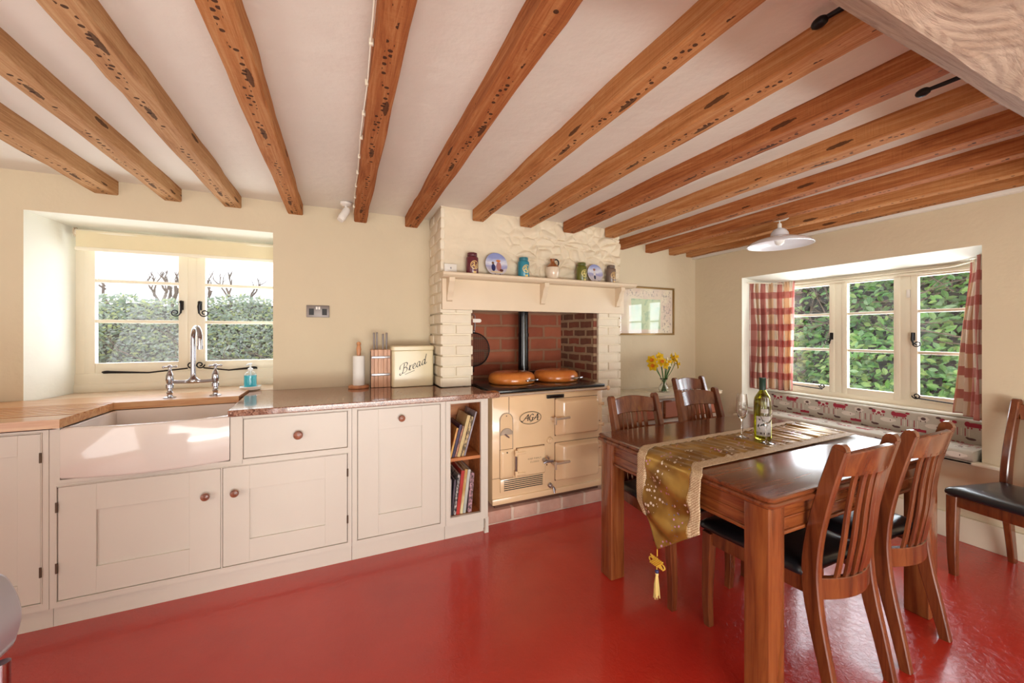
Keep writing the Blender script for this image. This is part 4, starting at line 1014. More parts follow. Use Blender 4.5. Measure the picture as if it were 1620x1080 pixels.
for x, R_, lab, two in ((1.062, .088, 'larger painted plate of two children on a beach, between the first two canisters', True), (1.955, .077, 'smaller painted plate of one child by the sea, right of the olive canister', False)):
    t = thing('display_plate', lab, 'plate', (0, 0, 0), 'painted plates on the mantel shelf')
    b = B(); b.lathe([(.001, .006), (R_*.6, .006), (R_*.72, .002), (R_*.98, -.006), (R_, -.005), (R_, -.002), (R_*.74, .008), (R_*.6, .011), (.001, .011)], (0, .0, R_), 48, Matrix.Rotation(pi/2, 4, 'X') @ Matrix.Rotation(pi, 4, 'X')); 
    obj('dish', b, plate_mat('painted_plate_%d' % two, two), t, 60)
    t.location = (x, YJ+.002, 1.7375); t.rotation_euler = (-.16, 0, 0)
    b = B(); b.tube([(-.02, .012, .002), (-.02, -.012, .001), (-.02, -.016, .012)], .002, 6); b.tube([(.02, .012, .002), (.02, -.012, .001), (.02, -.016, .012)], .002, 6); b.tube([(0, .012, .08), (0, .035, .001), (0, .012, .002)], .002, 6); b.tube([(-.02, .012, .002), (.02, .012, .002)], .002, 6); obj('stand', b, M['iron'], t)
t = thing('stoneware_jug', 'small stoneware jug with brown top and cream body', 'jug', (1.535, YJ, 1.7365))
b = B(); b.lathe([(.040, 0), (.045, .004), (.056, .055), (.057, .085), (.054, .094)], (1.535, YJ, 1.7365), 32, None, True, False); obj('body', b, plain('stoneware', (226, 206, 182), .25, coat=.4), t, 60)
b = B(); b.lathe([(.0542, 0), (.043, .016), (.026, .032), (.017, .042), (.016, .056), (.021, .060), (.021, .068), (.014, .070)], (1.535, YJ, 1.8305), 32)
M['brownglaze'] = plain('brown_glaze', (150, 84, 36), .2, coat=.4); n_ = obj('neck', b, M['brownglaze'], t, 60)
b = B(); b.tube(catmull([(1.551, YJ, 1.888), (1.570, YJ, 1.897), (1.589, YJ, 1.884), (1.590, YJ, 1.860), (1.576, YJ, 1.842)], 5), .0055, 8); obj('handle', b, M['iron'], t)
t = thing('wall_junction_box', 'white plastic wall box at the left end above the mantel shelf', 'junction box', (.73, YBR, 1.77))
b = B(); b.box(.672, .762, YBR-.028, YBR+.004, 1.740, 1.806, .004); obj('box', b, M['white'], t); b = B(); b.box(.712, .722, YBR-.032, YBR-.0285, 1.768, 1.782, .001); obj('switch', b, M['steel'], t)

# ---------------------------------------------------------------- ceiling fittings
t = thing('ceiling_spotlight', 'small white ceiling spotlight on a round base beside the cabled joist', 'spotlight', (.035, 2.90, ZC-.005))
b = B(); b.lathe([(.040, 0), (.038, -.012), (.022, -.022), (.001, -.024)], (.034, 2.90, ZC-.006), 28); obj('base', b, M['white'], t)
b = B(); b.cyl((.034, 2.90, 2.195), (.030, 2.895, 2.150), .009, 10); obj('arm', b, M['white'], t)
b = B(); a0 = Vector((.035, 2.89, 2.155)); dv = Vector((-.42, -.25, -.80)).normalized()
b.tube([a0-dv*.02, a0, a0+dv*.055, a0+dv*.058, a0+dv*.062, a0+dv*.085], [.020, .025, .025, .021, .026, .022], 20); obj('head', b, M['white'], t)
t = thing('pendant_lamp', 'wide shallow white enamel pendant lamp hanging between the joists', 'pendant lamp', (3.10, 1.86, 2.0))
px, py = 3.10, 1.86
b = B(); b.lathe([(.062, 0), (.060, -.022), (.052, -.028), (.001, -.029)], (px, py, ZC-.006), 32); obj('ceiling_rose', b, M['white'], t)
b = B(); b.cyl((px, py, 2.19), (px, py, 2.15), .004, 8); b.lathe([(.012, 0), (.014, -.01), (.014, -.035), (.018, -.04)], (px, py, 2.158), 16); obj('flex', b, M['white'], t)
b = B(); b.lathe([(0.018, 2.122), (0.040, 2.112), (0.058, 2.085), (0.062, 2.062), (0.093, 2.052), (0.160, 2.032), (0.206, 2.008), (0.218, 1.992), (0.219, 1.990), (0.214, 1.989), (0.203, 2.003), (0.158, 2.026), (0.093, 2.046), (0.060, 2.056), (0.055, 2.08), (0.037, 2.106), (0.016, 2.114)], (px, py, 0), 64, None, False, False); obj('lamp_shade', b, M['shade'], t, 60)
b = B(); b.lathe([(.012, 2.10), (.013, 2.075), (.026, 2.055), (.034, 2.03), (.030, 2.005), (.016, 1.992), (.001, 1.989)], (px, py, 0), 24); obj('light_bulb', b, plain('opal_bulb', (246, 240, 232), .3), t, 60)

# ---------------------------------------------------------------- picture and chest in the alcove
t = thing('framed_print', 'framed pale illustrated print in a thin gilt frame behind glass', 'picture', (2.91, YB2, 1.54))
fx0, fx1, fz0, fz1 = 2.500, 3.246, 1.292, 1.785
b = B()
for (a, c, d, e) in ((fx0, fx1, fz1-.018, fz1), (fx0, fx1, fz0, fz0+.018), (fx0, fx0+.018, fz0+.018, fz1-.018), (fx1-.018, fx1, fz0+.018, fz1-.018)): b.box(a, c, YB2-.024, YB2-.001, d, e, .002)
obj('frame', b, plain('old_gilt', (150, 118, 70), .35, .5), t)
def print_mat():
    n = NT('print_with_reflection'); x, y, z = n.sep(n.coord()); 
    col = n.ramp(n.noise(n.coord((6, 6, 6)), 1, 3), [(.4, srgb(236, 224, 200)), (.62, srgb(226, 206, 190))])
    def zone(x0, x1, z0, z1):
        f = n.math('MULTIPLY', n.math('GREATER_THAN', x, x0), n.math('LESS_THAN', x, x1)); g2 = n.math('MULTIPLY', n.math('GREATER_THAN', z, z0), n.math('LESS_THAN', z, z1)); return n.math('MULTIPLY', f, g2)
    ink = n.math('GREATER_THAN', n.noise(n.coord((42, 1, 34)), 1, 5, .7), .56)
    z1_ = n.math('MAXIMUM', zone(.17, .30, -.22, .21), zone(-.30, .12, .14, .21))
    col = n.mix(n.math('MULTIPLY', n.math('MULTIPLY', ink, z1_), .65), col, srgb(120, 110, 112))
    col = n.mix(zone(-.24, .15, -.19, .12), col, srgb(206, 222, 186)); reflection_mottle = n.math('GREATER_THAN', n.noise(n.coord((16, 1, 20)), 1, 4), .55)  # green patch and its mottling: window reflection painted into the print
    col = n.mix(n.math('MULTIPLY', n.math('MULTIPLY', reflection_mottle, zone(-.24, .15, -.19, .12)), .5), col, srgb(150, 190, 160))
    n.set(Base_Color=col, Roughness=.6); return n.m
b = B(); b.box(fx0+.016, fx1-.016, YB2-.010, YB2-.006, fz0+.016, fz1-.016)
o = obj('print', b, print_mat(), t, 0); o.data.transform(Matrix.Translation((0, 0, 0)))
b = B(); b.box(fx0+.016, fx1-.016, YB2-.0155, YB2-.0135, fz0+.016, fz1-.016)
obj('glass', b, thin_glass('picture_glass', f0=.03), t, 0)
t = thing('alcove_chest', 'low chest of red-brown drawers in the alcove with a cream cloth on top', 'chest of drawers', (2.86, 2.82, 0))
cx0, cx1, cy0, cy1 = 2.30, 3.42, 2.62, 3.015; DZ = .03
b = B(); b.box(cx0, cx1, cy0+.01, cy1, .06, .715, .004)
for x in (cx0, cx1-.05):
    for y in (cy0+.01, cy1-.05): b.box(x, x+.05, y, y+.05, 0, .06)
obj('body', b, plain('grey_cream_paint', (188, 168, 150), .5), t)
b = B(); b.box(cx0-.01, cx1+.02, cy0-.015, cy1+.005, .716, .742, .005); obj('top', b, M['mantel'], t)
for r_ in range(3):
    for c_ in range(3):
        x = cx0+.03+c_*.36; z = .53-r_*.2
        b = B(); b.box(x, x+.33, cy0-.004, cy0+.012, z, z+.165, .003); d = obj('drawer', b, M['knob'] if False else M['table'], t)
        b = B(); b.box(x+.015, x+.315, cy0-.0048, cy0-.003, z+.012, z+.15); obj('drawer_front', b, plain('red_brown_panel', (176, 104, 76), .5) if (r_+c_) == 0 else bpy.data.materials['red_brown_panel'], d)
        b = B(); b.ball((x+.165, cy0-.014, z+.11), .012, seg=12); obj('knob', b, M['iron'], d)
t2 = tag(obj('table_cloth', B().box(cx0-.012, cx1+.022, cy0-.018, cy1+.006, .743, .7465, .001), plain('cream_cloth', (232, 222, 200), .8, var=.25, vs=14)), 'thin cream patterned cloth lying on the chest in the alcove', 'cloth')
# vase of daffodils
vx, vy, vz = 2.83, 2.76, .7472
t = thing('glass_vase', 'small waisted green-tinted glass vase of water', 'vase', (vx, vy, vz))
b = B(); b.lathe([(.030, 0), (.042, .006), (.048, .025), (.042, .050), (.026, .080), (.022, .098), (.030, .120), (.040, .134), (.038, .134), (.028, .120), (.0195, .098), (.0235, .080), (.039, .050), (.045, .026), (.038, .010), (.001, .008)], (vx, vy, vz), 36); obj('vessel', b, M['glass'], t, 60)
b = B(); b.lathe([(.036, .011), (.0440, .026), (.0380, .050), (.0225, .080), (.001, .0805)], (vx, vy, vz), 30); obj('water', b, M['water'], t, 60)
M['stem'] = plain('daffodil_stem', (74, 124, 62), .5, spec=.4); M['petal'] = plain('yellow_petal', (255, 226, 50), .6, var=.12, vs=60); pm = NT('yellow_petals'); pm.set(Base_Color=srgb(255, 224, 40), Roughness=.6); tr_ = pm.new('ShaderNodeBsdfTranslucent', {'Color': srgb(255, 224, 40)}); ms_ = pm.new('ShaderNodeMixShader', {0: .4, 1: pm.p.outputs[0], 2: tr_.outputs[0]}); pm.t.links.new(ms_.outputs[0], pm.n['Material Output'].inputs[0]); M['petal'] = pm.m; M['trumpet'] = plain('orange_trumpet', (240, 150, 30), .6, var=.1); M['petalw'] = plain('pale_petal', (246, 234, 190), .6)
FL = [(-.118, .0, .232, -.9, 0, 'o'), (-.122, .01, .278, -.8, .2, 'o'), (-.060, -.03, .270, -.15, -.2, 'y'), (-.030, .02, .300, -.1, .4, 'y'), (-.018, -.04, .245, .1, -.3, 'y'), (.022, -.03, .262, .3, 0, 'w'), (.050, .01, .250, .4, .1, 'w'), (.070, -.02, .292, .5, .3, 'y'), (.105, .0, .268, .8, .2, 'y'), (.128, -.02, .240, .9, -.1, 'y'), (.098, -.035, .305, .6, .4, 'y')]
for i, (dx, dy, dz, yaw, pit, k) in enumerate(FL):
    dx *= 1.15; dz *= 1.10
    side = ['drooping over the left of the vase, lower', 'at the left edge, upper', 'large, facing forward, left of centre', 'at the top left of the bunch', 'low, left of centre', 'pale, in the middle of the bunch', 'pale, just right of the middle', 'upright, right of centre', 'right side, turned to the window', 'lowest at the right edge', 'highest at the right'][i]
    t = thing('daffodil', ('orange-cupped' if k == 'o' else 'yellow')+' daffodil '+side, 'flower', (vx+dx, vy+dy, vz+dz), 'daffodils in the glass vase')
    head = Vector((vx+dx, vy+dy, vz+dz)); dirv = Vector((sin(yaw), -cos(yaw), .15+pit*.3)).normalized()
    b = B(); b.tube(catmull([(vx-dx*.14, vy-dy*.2, vz+.014), (vx+dx*.08, vy+dy*.2, vz+.10), (vx+dx*.62, vy+dy*.7, vz+.10+(dz-.10)*.66), (head.x-dirv.x*.016, head.y-dirv.y*.016, head.z+.008), head-dirv*.004], 5), .0030, 7); obj('stem', b, M['stem'], t)
    rot = dirv.to_track_quat('Z', 'Y').to_matrix().to_4x4(); Mx = Matrix.Translation(head) @ rot
    b = B()
    for p in range(6):
        a = p*pi/3+.2*i; rr = [0, .35, .75, 1]; V = []
        for s, wd, z in ((0, .005, 0), (.016, .016, .004), (.036, .018, .007), (.052, .002, .001 if p % 2 else .008)):
            V.append([Mx @ Vector((cos(a)*s-sin(a)*q, sin(a)*s+cos(a)*q, z+(.002 if q == 0 else 0)+.001*(p % 2))) for q in (-wd, 0, wd)])
        for u_, v_ in zip(V, V[1:]):
            for m_ in range(2): b.poly([u_[m_], u_[m_+1], v_[m_+1], v_[m_]])
    o = obj('petals', b, M['petalw'] if k == 'w' else M['petal'], t, 60); md = o.modifiers.new('s', 'SOLIDIFY'); md.thickness = .0006
    b = B(); b.lathe([(.007, 0), (.010, .011), (.0118, .021), (.0175, .028), (.016, .0285), (.0105, .021), (.008, .011), (.001, .006)], (0, 0, 0), 14)
    b.bm.transform(Mx); obj('trumpet', b, M['trumpet'] if k == 'o' or i == 2 else M['petal'], t, 60)
# leaves of the bunch are part of the vase arrangement
# ---------------------------------------------------------------- dining table
TX0, TX1, TY0, TY1, TZ = 1.282, 2.556, .795, 1.742, .762
t = thing('dining_table', 'reddish mahogany dining table with square legs and a moulded edge', 'table', ((TX0+TX1)/2, (TY0+TY1)/2, 0))
b = B(); R = []
for z, i, r_ in ((TZ-.040, .014, .02), (TZ-.036, .010, .02), (TZ-.032, .002, .03), (TZ-.024, .0, .03), (TZ-.018, .004, .03), (TZ-.016, .009, .03), (TZ-.012, .006, .03), (TZ-.005, .005, .03), (TZ-.001, .008, .03), (TZ, .012, .03)):
    R.append([(p[0], p[1], z) for p in rrect(TX0+i, TX1-i, TY0+i, TY1-i, r_, 6)])
b.rings(R); obj('tabletop', b, M['tabletop'], t, 30)
ins = .022; L = .088
for x in (TX0+ins, TX1-ins-L):
    for y in (TY0+ins, TY1-ins-L):
        b = B(); R = []
        for z, k in ((0, .003), (.004, 0), (TZ-.041, 0)): R.append([(p[0], p[1], z) for p in rrect(x+k, x+L-k, y+k, y+L-k, .006, 2)])
        b.rings(R); obj('leg', b, M['tableleg'], t, 30)
for (x0_, x1_, y0_, y1_) in ((TX0+ins+L, TX1-ins-L, TY0+.040, TY0+.062), (TX0+ins+L, TX1-ins-L, TY1-.062, TY1-.040), (TX0+.040, TX0+.062, TY0+ins+L, TY1-ins-L), (TX1-.062, TX1-.040, TY0+ins+L, TY1-ins-L)):
    b = B(); b.box(x0_, x1_, y0_, y1_, TZ-.145, TZ-.041); e = .008
    alongx = (x1_-x0_) > (y1_-y0_); ex, ey = (0, e) if alongx else (e, 0)
    b.box(x0_-ex, x1_+ex, y0_-ey, y1_+ey, TZ-.152, TZ-.138, .004); b.box(x0_-ex*.5, x1_+ex*.5, y0_-ey*.5, y1_+ey*.5, TZ-.100, TZ-.094, .002)
    obj('apron', b, M['table'], t)

# ---------------------------------------------------------------- dining chairs
def make_chair(label):
    t = thing('dining_chair', label, 'chair', (0, 0, 0), 'mahogany dining chairs')
    post = [(-.078, .0), (-.050, .14), (-.020, .28), (-.002, .40), (0, .50), (-.014, .62), (-.044, .76), (-.070, .86), (-.086, .918)]
    for s in (-1, 1):
        P = catmull([Vector((s*(.168+.012*(1-z/.915)), y, z)) for y, z in post], 4)
        w_ = [.028+.004*min(1, p.z/.5) for p in P]; d_ = [.034+.020*min(1, p.z/.4) if p.z < .5 else .054-.010*(p.z-.5)/.415 for p in P]
        b = B(); b.bar(P, (1, 0, 0), w_, d_, .25); b.tube([P[-1]+Vector((-.014, 0, -.001)), P[-1]+Vector((.014, 0, -.001))], .0205, 12)
        obj('leg', b, M['chair'], t, 40)
    for s in (-1, 1):
        P = catmull([(s*.198, .400, 0), (s*.200, .405, .12), (s*.203, .398, .28), (s*.203, .392, .425)], 4)
        b = B(); b.bar(P, (1, 0, 0), [.030+.014*(k/12) for k in range(len(P))], [.030+.014*(k/12) for k in range(len(P))], .15); obj('leg', b, M['chair'], t, 40)
    b = B()
    b.box(-.182, .182, .384, .406, .372, .432, .003)
    for s in (-1, 1): b.bar([(s*.168, .018, .402), (s*.198, .378, .402)], (0, 0, 1), .060, .022, .1)
    obj('seat_frame', b, M['chair'], t)
    b = B(); P = [Vector((x, -.012-.040*(1-(x/.155)**2), .405)) for x in [-.155+.31*k/16 for k in range(17)]]; b.bar(P, (0, 0, 1), .075, .022, .2); obj('back_rail', b, M['chair'], t, 40)
    # seat cushion
    b = B()
    def outl(k, z):
        pts = [(-.196, .012), (.196, .012), (.232, .432), (-.232, .432)]; out = []
        r_ = .030
        for i in range(4):
            p = Vector(pts[i]); a = (Vector(pts[i-1])-p).normalized(); c = (Vector(pts[(i+1) % 4])-p).normalized()
            for j in range(7):
                u = j/6; q = p+(a*(1-u)**2+c*u**2)*r_
                out.append(q)
            nxt = Vector(pts[(i+1) % 4])
            for j in range(1, 6): out.append(p.lerp(nxt, .08+.84*j/6) if True else None)
        cc = Vector((0, .222))
        return [(cc.x+(q.x-cc.x)*k, cc.y+(q.y-cc.y)*k, z) for q in out]
    b.rings([outl(.97, .434), outl(.995, .438), outl(1.0, .448), outl(.985, .460), outl(.93, .470), outl(.8, .477), outl(.55, .481), outl(.25, .482), outl(.02, .482)])
    # notch for the posts is hidden under the cushion's rear edge
    obj('seat', b, M['leather'], t, 60)
    # crest rail
    b = B(); P = []; W_ = []
    for k in range(17):
        x = -.1575+.315*k/16; q = 1-(x/.1575)**2
        P.append(Vector((x, -.082-.034*q, .862+.012*q))); W_.append(.082+.020*q)
    b.bar(P, (0, -.25, 1), W_, .020, .35); obj('crest_rail', b, M['chair'], t, 40)
    for k in range(6):
        x = -.098+.0392*k; q = 1-(x/.16)**2
        P = catmull([(x, -.012-.040*q, .432), (x, -.024-.040*q, .50), (x, -.034-.045*q, .60), (x, -.048-.040*q, .70), (x, -.066-.036*q, .80), (x, -.078-.034*q, .838)], 4)
        b = B(); b.bar(P, (1, 0, 0), .025, .010, .2); obj('slat', b, M['chair'], t, 40)
    return t
CH = [((1.71, .812), 0.0, 'nearest chair on the camera side, left one of the two near chairs'),
      ((2.180, .812), 0.02, 'right-hand chair of the two on the camera side of the table'),
      ((1.635, 1.752), pi, 'chair on the far side nearest the cream range cooker'),
      ((2.20, 1.772), pi-.02, 'chair on the far side in front of the vase of daffodils'),
      ((2.73, 2.30), pi+.05, 'chair standing apart in front of the alcove chest'),
      ((3.41, .665), pi/2-.15, 'chair against the window wall at the right edge of the picture')]
c0 = make_chair(CH[0][2])
for i, ((x, y), rz, lab) in enumerate(CH):
    o = c0 if i == 0 else copy_tree(c0)
    o.location = (x, y, 0); o.rotation_euler = (0, 0, rz); o['label'] = lab

# ---------------------------------------------------------------- table runner
def satin():
    n = NT('gold_floral_satin'); v = n.coord()
    col = n.ramp(n.noise(n.coord((9, 9, 9)), 1, 2), [(.4, srgb(172, 134, 62)), (.6, srgb(130, 94, 40))])
    for sc, th, c, of in ((52, .32, (232, 218, 206), 0), (55, .26, (206, 150, 190), 3), (62, .20, (120, 124, 160), 6)):
        mp = n.new('ShaderNodeMapping', {'Vector': v, 'Location': (of, of, of)})
        cl = n.noise(mp.outputs[0], 9, 2); vo = n.new('ShaderNodeTexVoronoi', {'Vector': mp.outputs[0], 'Scale': float(sc)})
        k = n.math('MULTIPLY', n.math('GREATER_THAN', cl, .57), n.math('LESS_THAN', vo.outputs['Distance'], th)); col = n.mix(k, col, srgb(*c))
    n.set(Base_Color=col, Roughness=.34, Metallic=.55); n.bump(n.noise(n.coord((200, 200, 200)), 1, 2), .1, .001); return n.m
def braid():
    n = NT('woven_beige_border'); w_ = n.new('ShaderNodeTexWave', {'Vector': n.coord(), 'Scale': 60.0, 'Distortion': 6.0, 'Detail': 2.0, 'Detail Scale': 6.0}, wave_type='BANDS', bands_direction='DIAGONAL')
    n.set(Base_Color=n.ramp(w_.outputs['Fac'], [(.3, srgb(222, 202, 168)), (.7, srgb(166, 132, 96))]), Roughness=.6, Metallic=.1); n.bump(w_.outputs['Fac'], .4, .001); return n.m
M['satin'] = satin(); M['braid'] = braid()
XE = TX0-.006; HZ = TZ+.003; TOPL = TX1-.02-XE
def runner_pt(s, f):
    """s: distance along the cloth measured from the left table edge (+ on the table, - hanging); f 0..1 near to far"""
    ya = 1.050+.045*max(0, min(1, s/.06)) + .022*max(0, s); W_ = .345-.012*max(0, min(1, s/.06)); y = ya+W_*f
    wr = 0
    if s > 0:
        inn_ = 1 if .14 < f < .86 else .15; wr = inn_*(.012*abs(mn.noise(Vector((s*22+f*2, f*1.3+s*3, 3))))+.002*(1+sin(s*120+f*5+4*mn.noise(Vector((s*5, f, 1))))))
    rr = .014
    if s > rr: return Vector((XE+s-rr*.2, y, HZ+.001+wr))
    if s > -rr:
        a = (rr-s)/(2*rr)*pi/2; return Vector((XE+rr*.8-rr*sin(a)-.0, y, HZ+.001-rr+rr*cos(a)))
    d = -s-rr; wv = .015*sin(d*40+5*(f-.5)**2*2+f*2.5+2*mn.noise(Vector((f*2, d*6, 2))))*(1 if .13 < f < .87 else .2)*min(1, d*10)
    cup = -.012*sin(pi*f)*min(1, d*6)
    return Vector((XE-rr*.2-.005+wv*.8+cup, y+.004*sin(d*9), HZ-rr-d))
def hang(f):   # hanging length as a function of position across
    tip = .585; return .232+(.385-.232)*(1-abs(f-tip)/(tip if f < tip else 1-tip))
t = thing('table_runner', 'gold floral satin table runner with woven beige borders, pointed end and tassel', 'table runner', (XE, 1.25, HZ))
def strip(f0, f1, nf, dz):
    b = B(); ns_top, ns_h = 150, 40
    for part in (0, 1):
        def fn(u, v):
            f = f0+(f1-f0)*v
            s = TOPL*(1-u) if part == 0 else -u*hang(f)
            p = runner_pt(s, f)
            if s > -.014: p.z += dz
            else: p.x -= dz
            return p
        b.grid(ns_top if part == 0 else ns_h, nf, fn)
    bmesh.ops.remove_doubles(b.bm, verts=b.bm.verts[:], dist=.0002); return b
for nm, f0, f1, nf, dz, m in (('satin_panel', .14, .86, 26, 0, M['satin']), ('border', 0, .15, 6, .0012, M['braid']), ('border', .85, 1, 6, .0012, M['braid'])):
    o = obj(nm, strip(f0, f1, nf, dz), m, t, 80); md = o.modifiers.new('s', 'SOLIDIFY'); md.thickness = .0012; md.offset = 1 
tp = runner_pt(-hang(.585), .585)
M['gold'] = plain('gold_cord', (226, 180, 60), .5, bump=(300, .3, .001)); 
b = B(); b.tube([tp, tp+Vector((0, 0, -.03))], .002, 8)
kc = tp+Vector((-.002, 0, -.055))
for k in range(5):
    o_ = (k-2)*.009
    b.tube([kc+Vector((0, o_-.018, -.018)), kc+Vector((0, o_+.018, .018))], .0032, 7); b.tube([kc+Vector((-.003, o_-.018, .018)), kc+Vector((-.003, o_+.018, -.018))], .0032, 7)
for s in (-1, 1): b.tube([kc+Vector((0, s*(.030+.014*cos(a)), .010*sin(a)-.004)) for a in [2*pi*j/14 for j in range(15)]], .0028, 7)
b.tube([kc+Vector((0, 0, -.018)), kc+Vector((0, 0, -.05))], .002, 8)
obj('knot', b, M['gold'], t)
b = B(); b.ball(kc+Vector((0, 0, -.040)), .009, seg=12); obj('bead', b, plain('blue_bead', (50, 50, 96), .2), t)
b = B(); r = random.Random(8); q0 = kc+Vector((0, 0, -.052))
for k in range(40):
    a = r.uniform(0, 2*pi); rr = r.uniform(.002, .015); l_ = r.uniform(.085, .105)
    b.tube([q0+Vector((.004*cos(a), .004*sin(a), 0)), q0+Vector((rr*.8*cos(a), rr*.8*sin(a), -l_*.5)), q0+Vector((rr*cos(a)+r.uniform(-.002, .002), rr*sin(a), -l_))], .0011, 4)
b.ball(q0, .007, (1, 1, 1.4), 10); obj('tassel', b, plain('pale_gold_thread', (232, 204, 126), .6), t)

# ---------------------------------------------------------------- wine
ZT = HZ+.0065
def label_mat():
    n = NT('wine_label'); k = n.math('GREATER_THAN', n.noise(n.coord((70, 70, 50)), 1, 4), .60); x, y, z = n.sep(n.coord())
    k = n.math('MULTIPLY', k, n.math('GREATER_THAN', z, .05)); tx = n.math('MULTIPLY', n.math('LESS_THAN', n.math('ABSOLUTE', n.math('SUBTRACT', z, .036)), .005), n.math('GREATER_THAN', n.noise(n.coord((300, 300, 10)), 1, 1), .5))
    n.set(Base_Color=n.mix(n.math('MAXIMUM', k, tx), srgb(226, 226, 230), srgb(60, 60, 56)), Roughness=.6); return n.m
t = thing('wine_bottle', 'olive glass white-wine bottle with dark green capsule standing on the runner', 'bottle', (0, 0, 0))
b = B(); b.lathe([(.030, .002), (.036, 0), (.0385, .006), (.0385, .190), (.036, .208), (.026, .228), (.0155, .245), (.0140, .26), (.0140, .30), (.0115, .30), (.0115, .262), (.013, .247), (.023, .228), (.033, .206), (.0355, .19), (.0355, .012), (.001, .02)], (0, 0, 0), 40, None, True, False); obj('bottle_glass', b, M['wineglass'], t, 60)
b = B(); b.lathe([(.0350, .013), (.0353, .19), (.0328, .205), (.0228, .2265), (.001, .2268)], (0, 0, 0), 32); obj('wine', b, glass('white_wine', (.9, .85, .25), 0, 1.34), t, 60)
b = B(); b.lathe([(.0148, .250), (.0150, .305), (.0155, .3055), (.0155, .312), (.001, .313)], (0, 0, 0), 28); obj('capsule', b, plain('green_capsule', (34, 58, 46), .4), t, 60)
b = B(); b.grid(20, 1, lambda u, v: (.0389*sin(-1.0+u*2.0), -.0389*cos(-1.0+u*2.0), .022+.098*v)); o = obj('front_label', b, label_mat(), t, 60); md = o.modifiers.new('s', 'SOLIDIFY'); md.thickness = .0004; md.offset = 1
b = B(); b.grid(12, 1, lambda u, v: (.0388*sin(-.5+u*.95), -.0388*cos(-.5+u*.95), .138+.020*v)); obj('neck_label', b, M['paper'], t, 60)
t.location = (1.965, 1.262, ZT); t.rotation_euler[2] = -.75
def flute(label, x, y):
    t = thing('champagne_flute', label, 'glass', (0, 0, 0), 'champagne flutes on the runner')
    b = B(); b.lathe([(.033, 0), (.033, .0015), (.012, .004), (.0045, .009), (.0035, .03), (.0035, .085), (.006, .092), (.016, .104), (.0235, .125), (.0265, .150), (.0250, .190), (.0215, .225), (.0206, .225), (.0240, .19), (.0255, .15), (.0222, .126), (.014, .107), (.001, .097)], (0, 0, 0), 36); obj('glass', b, M['glass'], t, 60)
    t.location = (x, y, ZT); return t
flute('empty champagne flute left of the wine bottle', 1.898, 1.325)
flute('empty champagne flute in front of the wine bottle', 1.905, 1.205)

# ---------------------------------------------------------------- steel cooker corner at the lower left
t = thing('steel_cooker', 'corner of a grey steel cooker with a rounded top edge at the lower left', 'cooker', (-.93, .70, 0))
b = B(); P = [(-1.35, .74), (-1.35, .896), (-.640, .896), (-.585, .892), (-.552, .878), (-.538, .85), (-.530, .82), (-.529, .79), (-.538, .745), (-.552, .74)]
P = [(q.x, q.y) for q in catmull([(p[0], p[1], 0) for p in P[2:9]], 5)]+[P[9], P[0], P[1]]
b.prism([(p[0], p[1]) for p in P], 'y', .50, 1.005); b.box(-1.35, -.575, .50, .995, .02, .74, .004); 
o = obj('body', b, plain('grey_steel', (176, 172, 180), .35, .35, bump=(60, .1, .001)), t)
md = o.modifiers.new('bevel', 'BEVEL'); md.width = .012; md.segments = 3; md.limit_method = 'ANGLE'; md.angle_limit = radians(50)
b = B(); b.box(-.574, -.560, .52, .99, .12, .725, .006, 3); obj('door_panel', b, M['steel'], t)
b = B(); b.cyl((-.540, .975, .16), (-.540, .975, .735), .010, 20); b.cyl((-.540, .975, .68), (-.565, .975, .68), .007, 10); b.cyl((-.540, .975, .20), (-.565, .975, .20), .007, 10); obj('handle', b, M['chrome'], t)

# ---------------------------------------------------------------- outdoors
def leaf_cloud(name, mat, parent, n, posfn, size, seed, facing):
    r = random.Random(seed); me = bpy.data.meshes.new(name); V = []; F = []
    for i in range(n):
        p, nrm = posfn(r); s = size*r.uniform(.6, 1.25)
        d = Vector((r.uniform(-1, 1), r.uniform(-1, 1), r.uniform(-.5, 1.0))).normalized()
        nn = (Vector(nrm)+Vector((r.uniform(-1, 1), r.uniform(-1, 1), r.uniform(-.4, 1.2)))*.75).normalized()
        d = (d-nn*d.dot(nn)).normalized(); sd = nn.cross(d); p = Vector(p); k = len(V)
        for a, c, h in ((0, 0, 0), (.35, .24, .05), (.7, .20, .04), (1, 0, -.06), (.7, -.20, .04), (.35, -.24, .05), (.5, 0, -.02)): V.append(p+d*a*s+sd*c*s+nn*h*s)
        F += [(k, k+1, k+6), (k+1, k+2, k+6), (k+2, k+3, k+6), (k+3, k+4, k+6), (k+4, k+5, k+6), (k+5, k, k+6)]
    me.from_pydata([tuple(v) for v in V], [], F); me.materials.append(mat)
    o = bpy.data.objects.new(name, me); C.objects.link(o); o.parent = parent
    me.transform(Matrix.Translation(-ORG[parent.name])); o['kind'] = 'stuff'; return o
def leaf_mat(name, cs, rough=.35):
    n = NT(name); rn = n.new('ShaderNodeNewGeometry').outputs['Random Per Island']
    col = n.ramp(rn, [(i/(len(cs)-1), srgb(*c)) for i, c in enumerate(cs)])
    n.set(Base_Color=col, Roughness=rough)
    tr = n.new('ShaderNodeBsdfTranslucent', {'Color': col}); ms = n.new('ShaderNodeMixShader', {0: .3, 1: n.p.outputs[0], 2: tr.outputs[0]})
    n.t.links.new(ms.outputs[0], n.n['Material Output'].inputs[0]); return n.m
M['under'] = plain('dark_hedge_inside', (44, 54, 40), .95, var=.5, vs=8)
M['twig'] = plain('bare_twigs', (130, 112, 100), .8, var=.3, vs=9)
b = B(); b.box(-14, 14, 3.9, 22, -.35, -.15); b.box(4.35, 14, -6, 3.9, -.35, -.15); struct('floor_garden', b, plain('garden_grass', (96, 120, 62), .95, var=.4, vs=3))
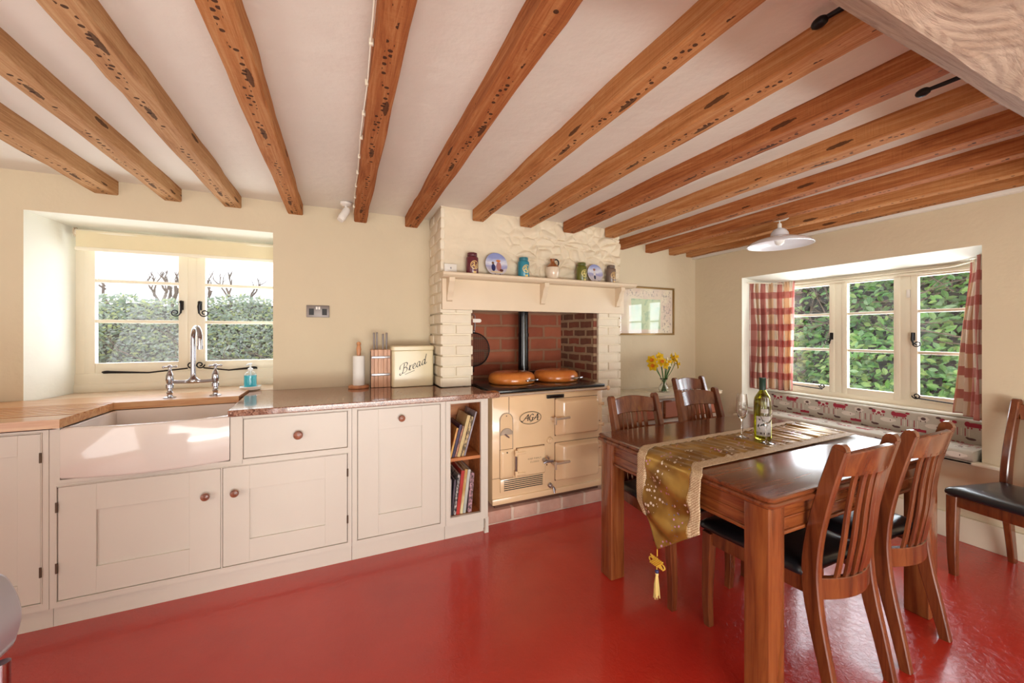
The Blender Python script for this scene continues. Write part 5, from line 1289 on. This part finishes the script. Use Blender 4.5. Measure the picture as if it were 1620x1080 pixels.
# hedge beyond the sink window
hl = thing('hedge', 'long grey-green hedge seen through the sink window', 'hedge', (-2.2, 7.2, -.15))
def hy(x, z): return 6.9+.35*mn.noise(Vector((x*.9, z*1.3, 0)))+.12*mn.noise(Vector((x*3, z*3, 1)))
def ht(x): return 1.79+.14*mn.noise(Vector((x*1.1, 5, 0)))+.06*mn.noise(Vector((x*4, 9, 0)))
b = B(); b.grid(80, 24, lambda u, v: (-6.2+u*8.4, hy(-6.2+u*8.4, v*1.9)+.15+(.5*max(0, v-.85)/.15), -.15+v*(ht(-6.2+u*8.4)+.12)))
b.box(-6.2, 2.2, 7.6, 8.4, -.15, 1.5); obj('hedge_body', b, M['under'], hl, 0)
def pl(r):
    x = r.uniform(-6.2, 2.2); z = -.15+(ht(x)+.18)*(r.random()**.8)
    return (x, hy(x, z)-r.uniform(-.12, .10), z), (0, -1, .45)
leaf_cloud('foliage', leaf_mat('hedge_leaves', [(150, 176, 150), (176, 192, 168), (120, 146, 122), (196, 206, 130), (190, 198, 196), (146, 160, 150)]), hl, 42000, pl, .055, 3, 0)
b = B(); r = random.Random(12)
def branch(b, p, d, L, rad, lv, r):
    q = p+d*L; m = p.lerp(q, .5)+Vector((r.uniform(-1, 1), r.uniform(-.5, .5), r.uniform(-.3, .3)))*L*.12
    b.tube([p, m, q], [rad, rad*.8, rad*.55], 4)
    if lv > 0:
        for k in range(r.choice((2, 2, 3))): branch(b, p.lerp(q, r.uniform(.45, 1)), (d+Vector((r.uniform(-.8, .8), r.uniform(-.3, .3), r.uniform(-.1, .5)))).normalized(), L*r.uniform(.45, .75), rad*.6, lv-1, r)
for k in range(40): branch(b, Vector((r.uniform(-5.8, 1.6), 7.15+r.uniform(-.2, .3), 1.62)), Vector((r.uniform(-.35, .35), 0, 1)).normalized(), r.uniform(.26, .45), .024, 3, r)
for k in range(60): branch(b, Vector((r.uniform(-5.8, 1.6), 6.75+r.uniform(-.1, .1), r.uniform(.1, 1.0))), Vector((r.uniform(-1, 1), -.2, r.uniform(-.1, .8))).normalized(), r.uniform(.2, .5), .008, 2, r)
o = obj('twigs', b, M['twig'], hl, 0); o['kind'] = 'stuff'
# laurel close behind the seat window
hr = thing('laurel_hedge', 'dense glossy green laurel hedge close behind the seat window', 'hedge', (5.6, 2.2, -.15))
def hx(y, z): return 5.45+.30*mn.noise(Vector((y*1.5, z*1.5, 3)))+.12*mn.noise(Vector((y*4, z*4, 3)))
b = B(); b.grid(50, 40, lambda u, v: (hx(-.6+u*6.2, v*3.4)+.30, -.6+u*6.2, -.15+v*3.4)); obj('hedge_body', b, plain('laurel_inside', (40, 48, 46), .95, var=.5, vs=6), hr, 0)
def pr2(r):
    while True:
        y = r.uniform(-.6, 5.6); z = r.uniform(-.1, 3.2)
        bare = mn.noise(Vector((y*1.3+2.0, z*1.5, 7))) > .18 and z > 1.5
        if not bare or r.random() < .22: return (hx(y, z)-r.uniform(-.30, .14), y, z), (-1, 0, .5)
leaf_cloud('foliage', leaf_mat('laurel_leaves', [(96, 156, 82), (140, 194, 104), (78, 134, 80), (190, 220, 130), (112, 170, 98), (170, 206, 160)], .22), hr, 20000, pr2, .092, 5, 0)
b = B(); r = random.Random(4)
for k in range(90): branch(b, Vector((5.45+r.uniform(-.12, .2), r.uniform(.4, 4.6), r.uniform(1.2, 2.3))), Vector((-.15, r.uniform(-1, 1), r.uniform(-.6, 1))).normalized(), r.uniform(.2, .5), .008, 2, r)
o = obj('twigs', b, M['twig'], hr, 0); o['kind'] = 'stuff'
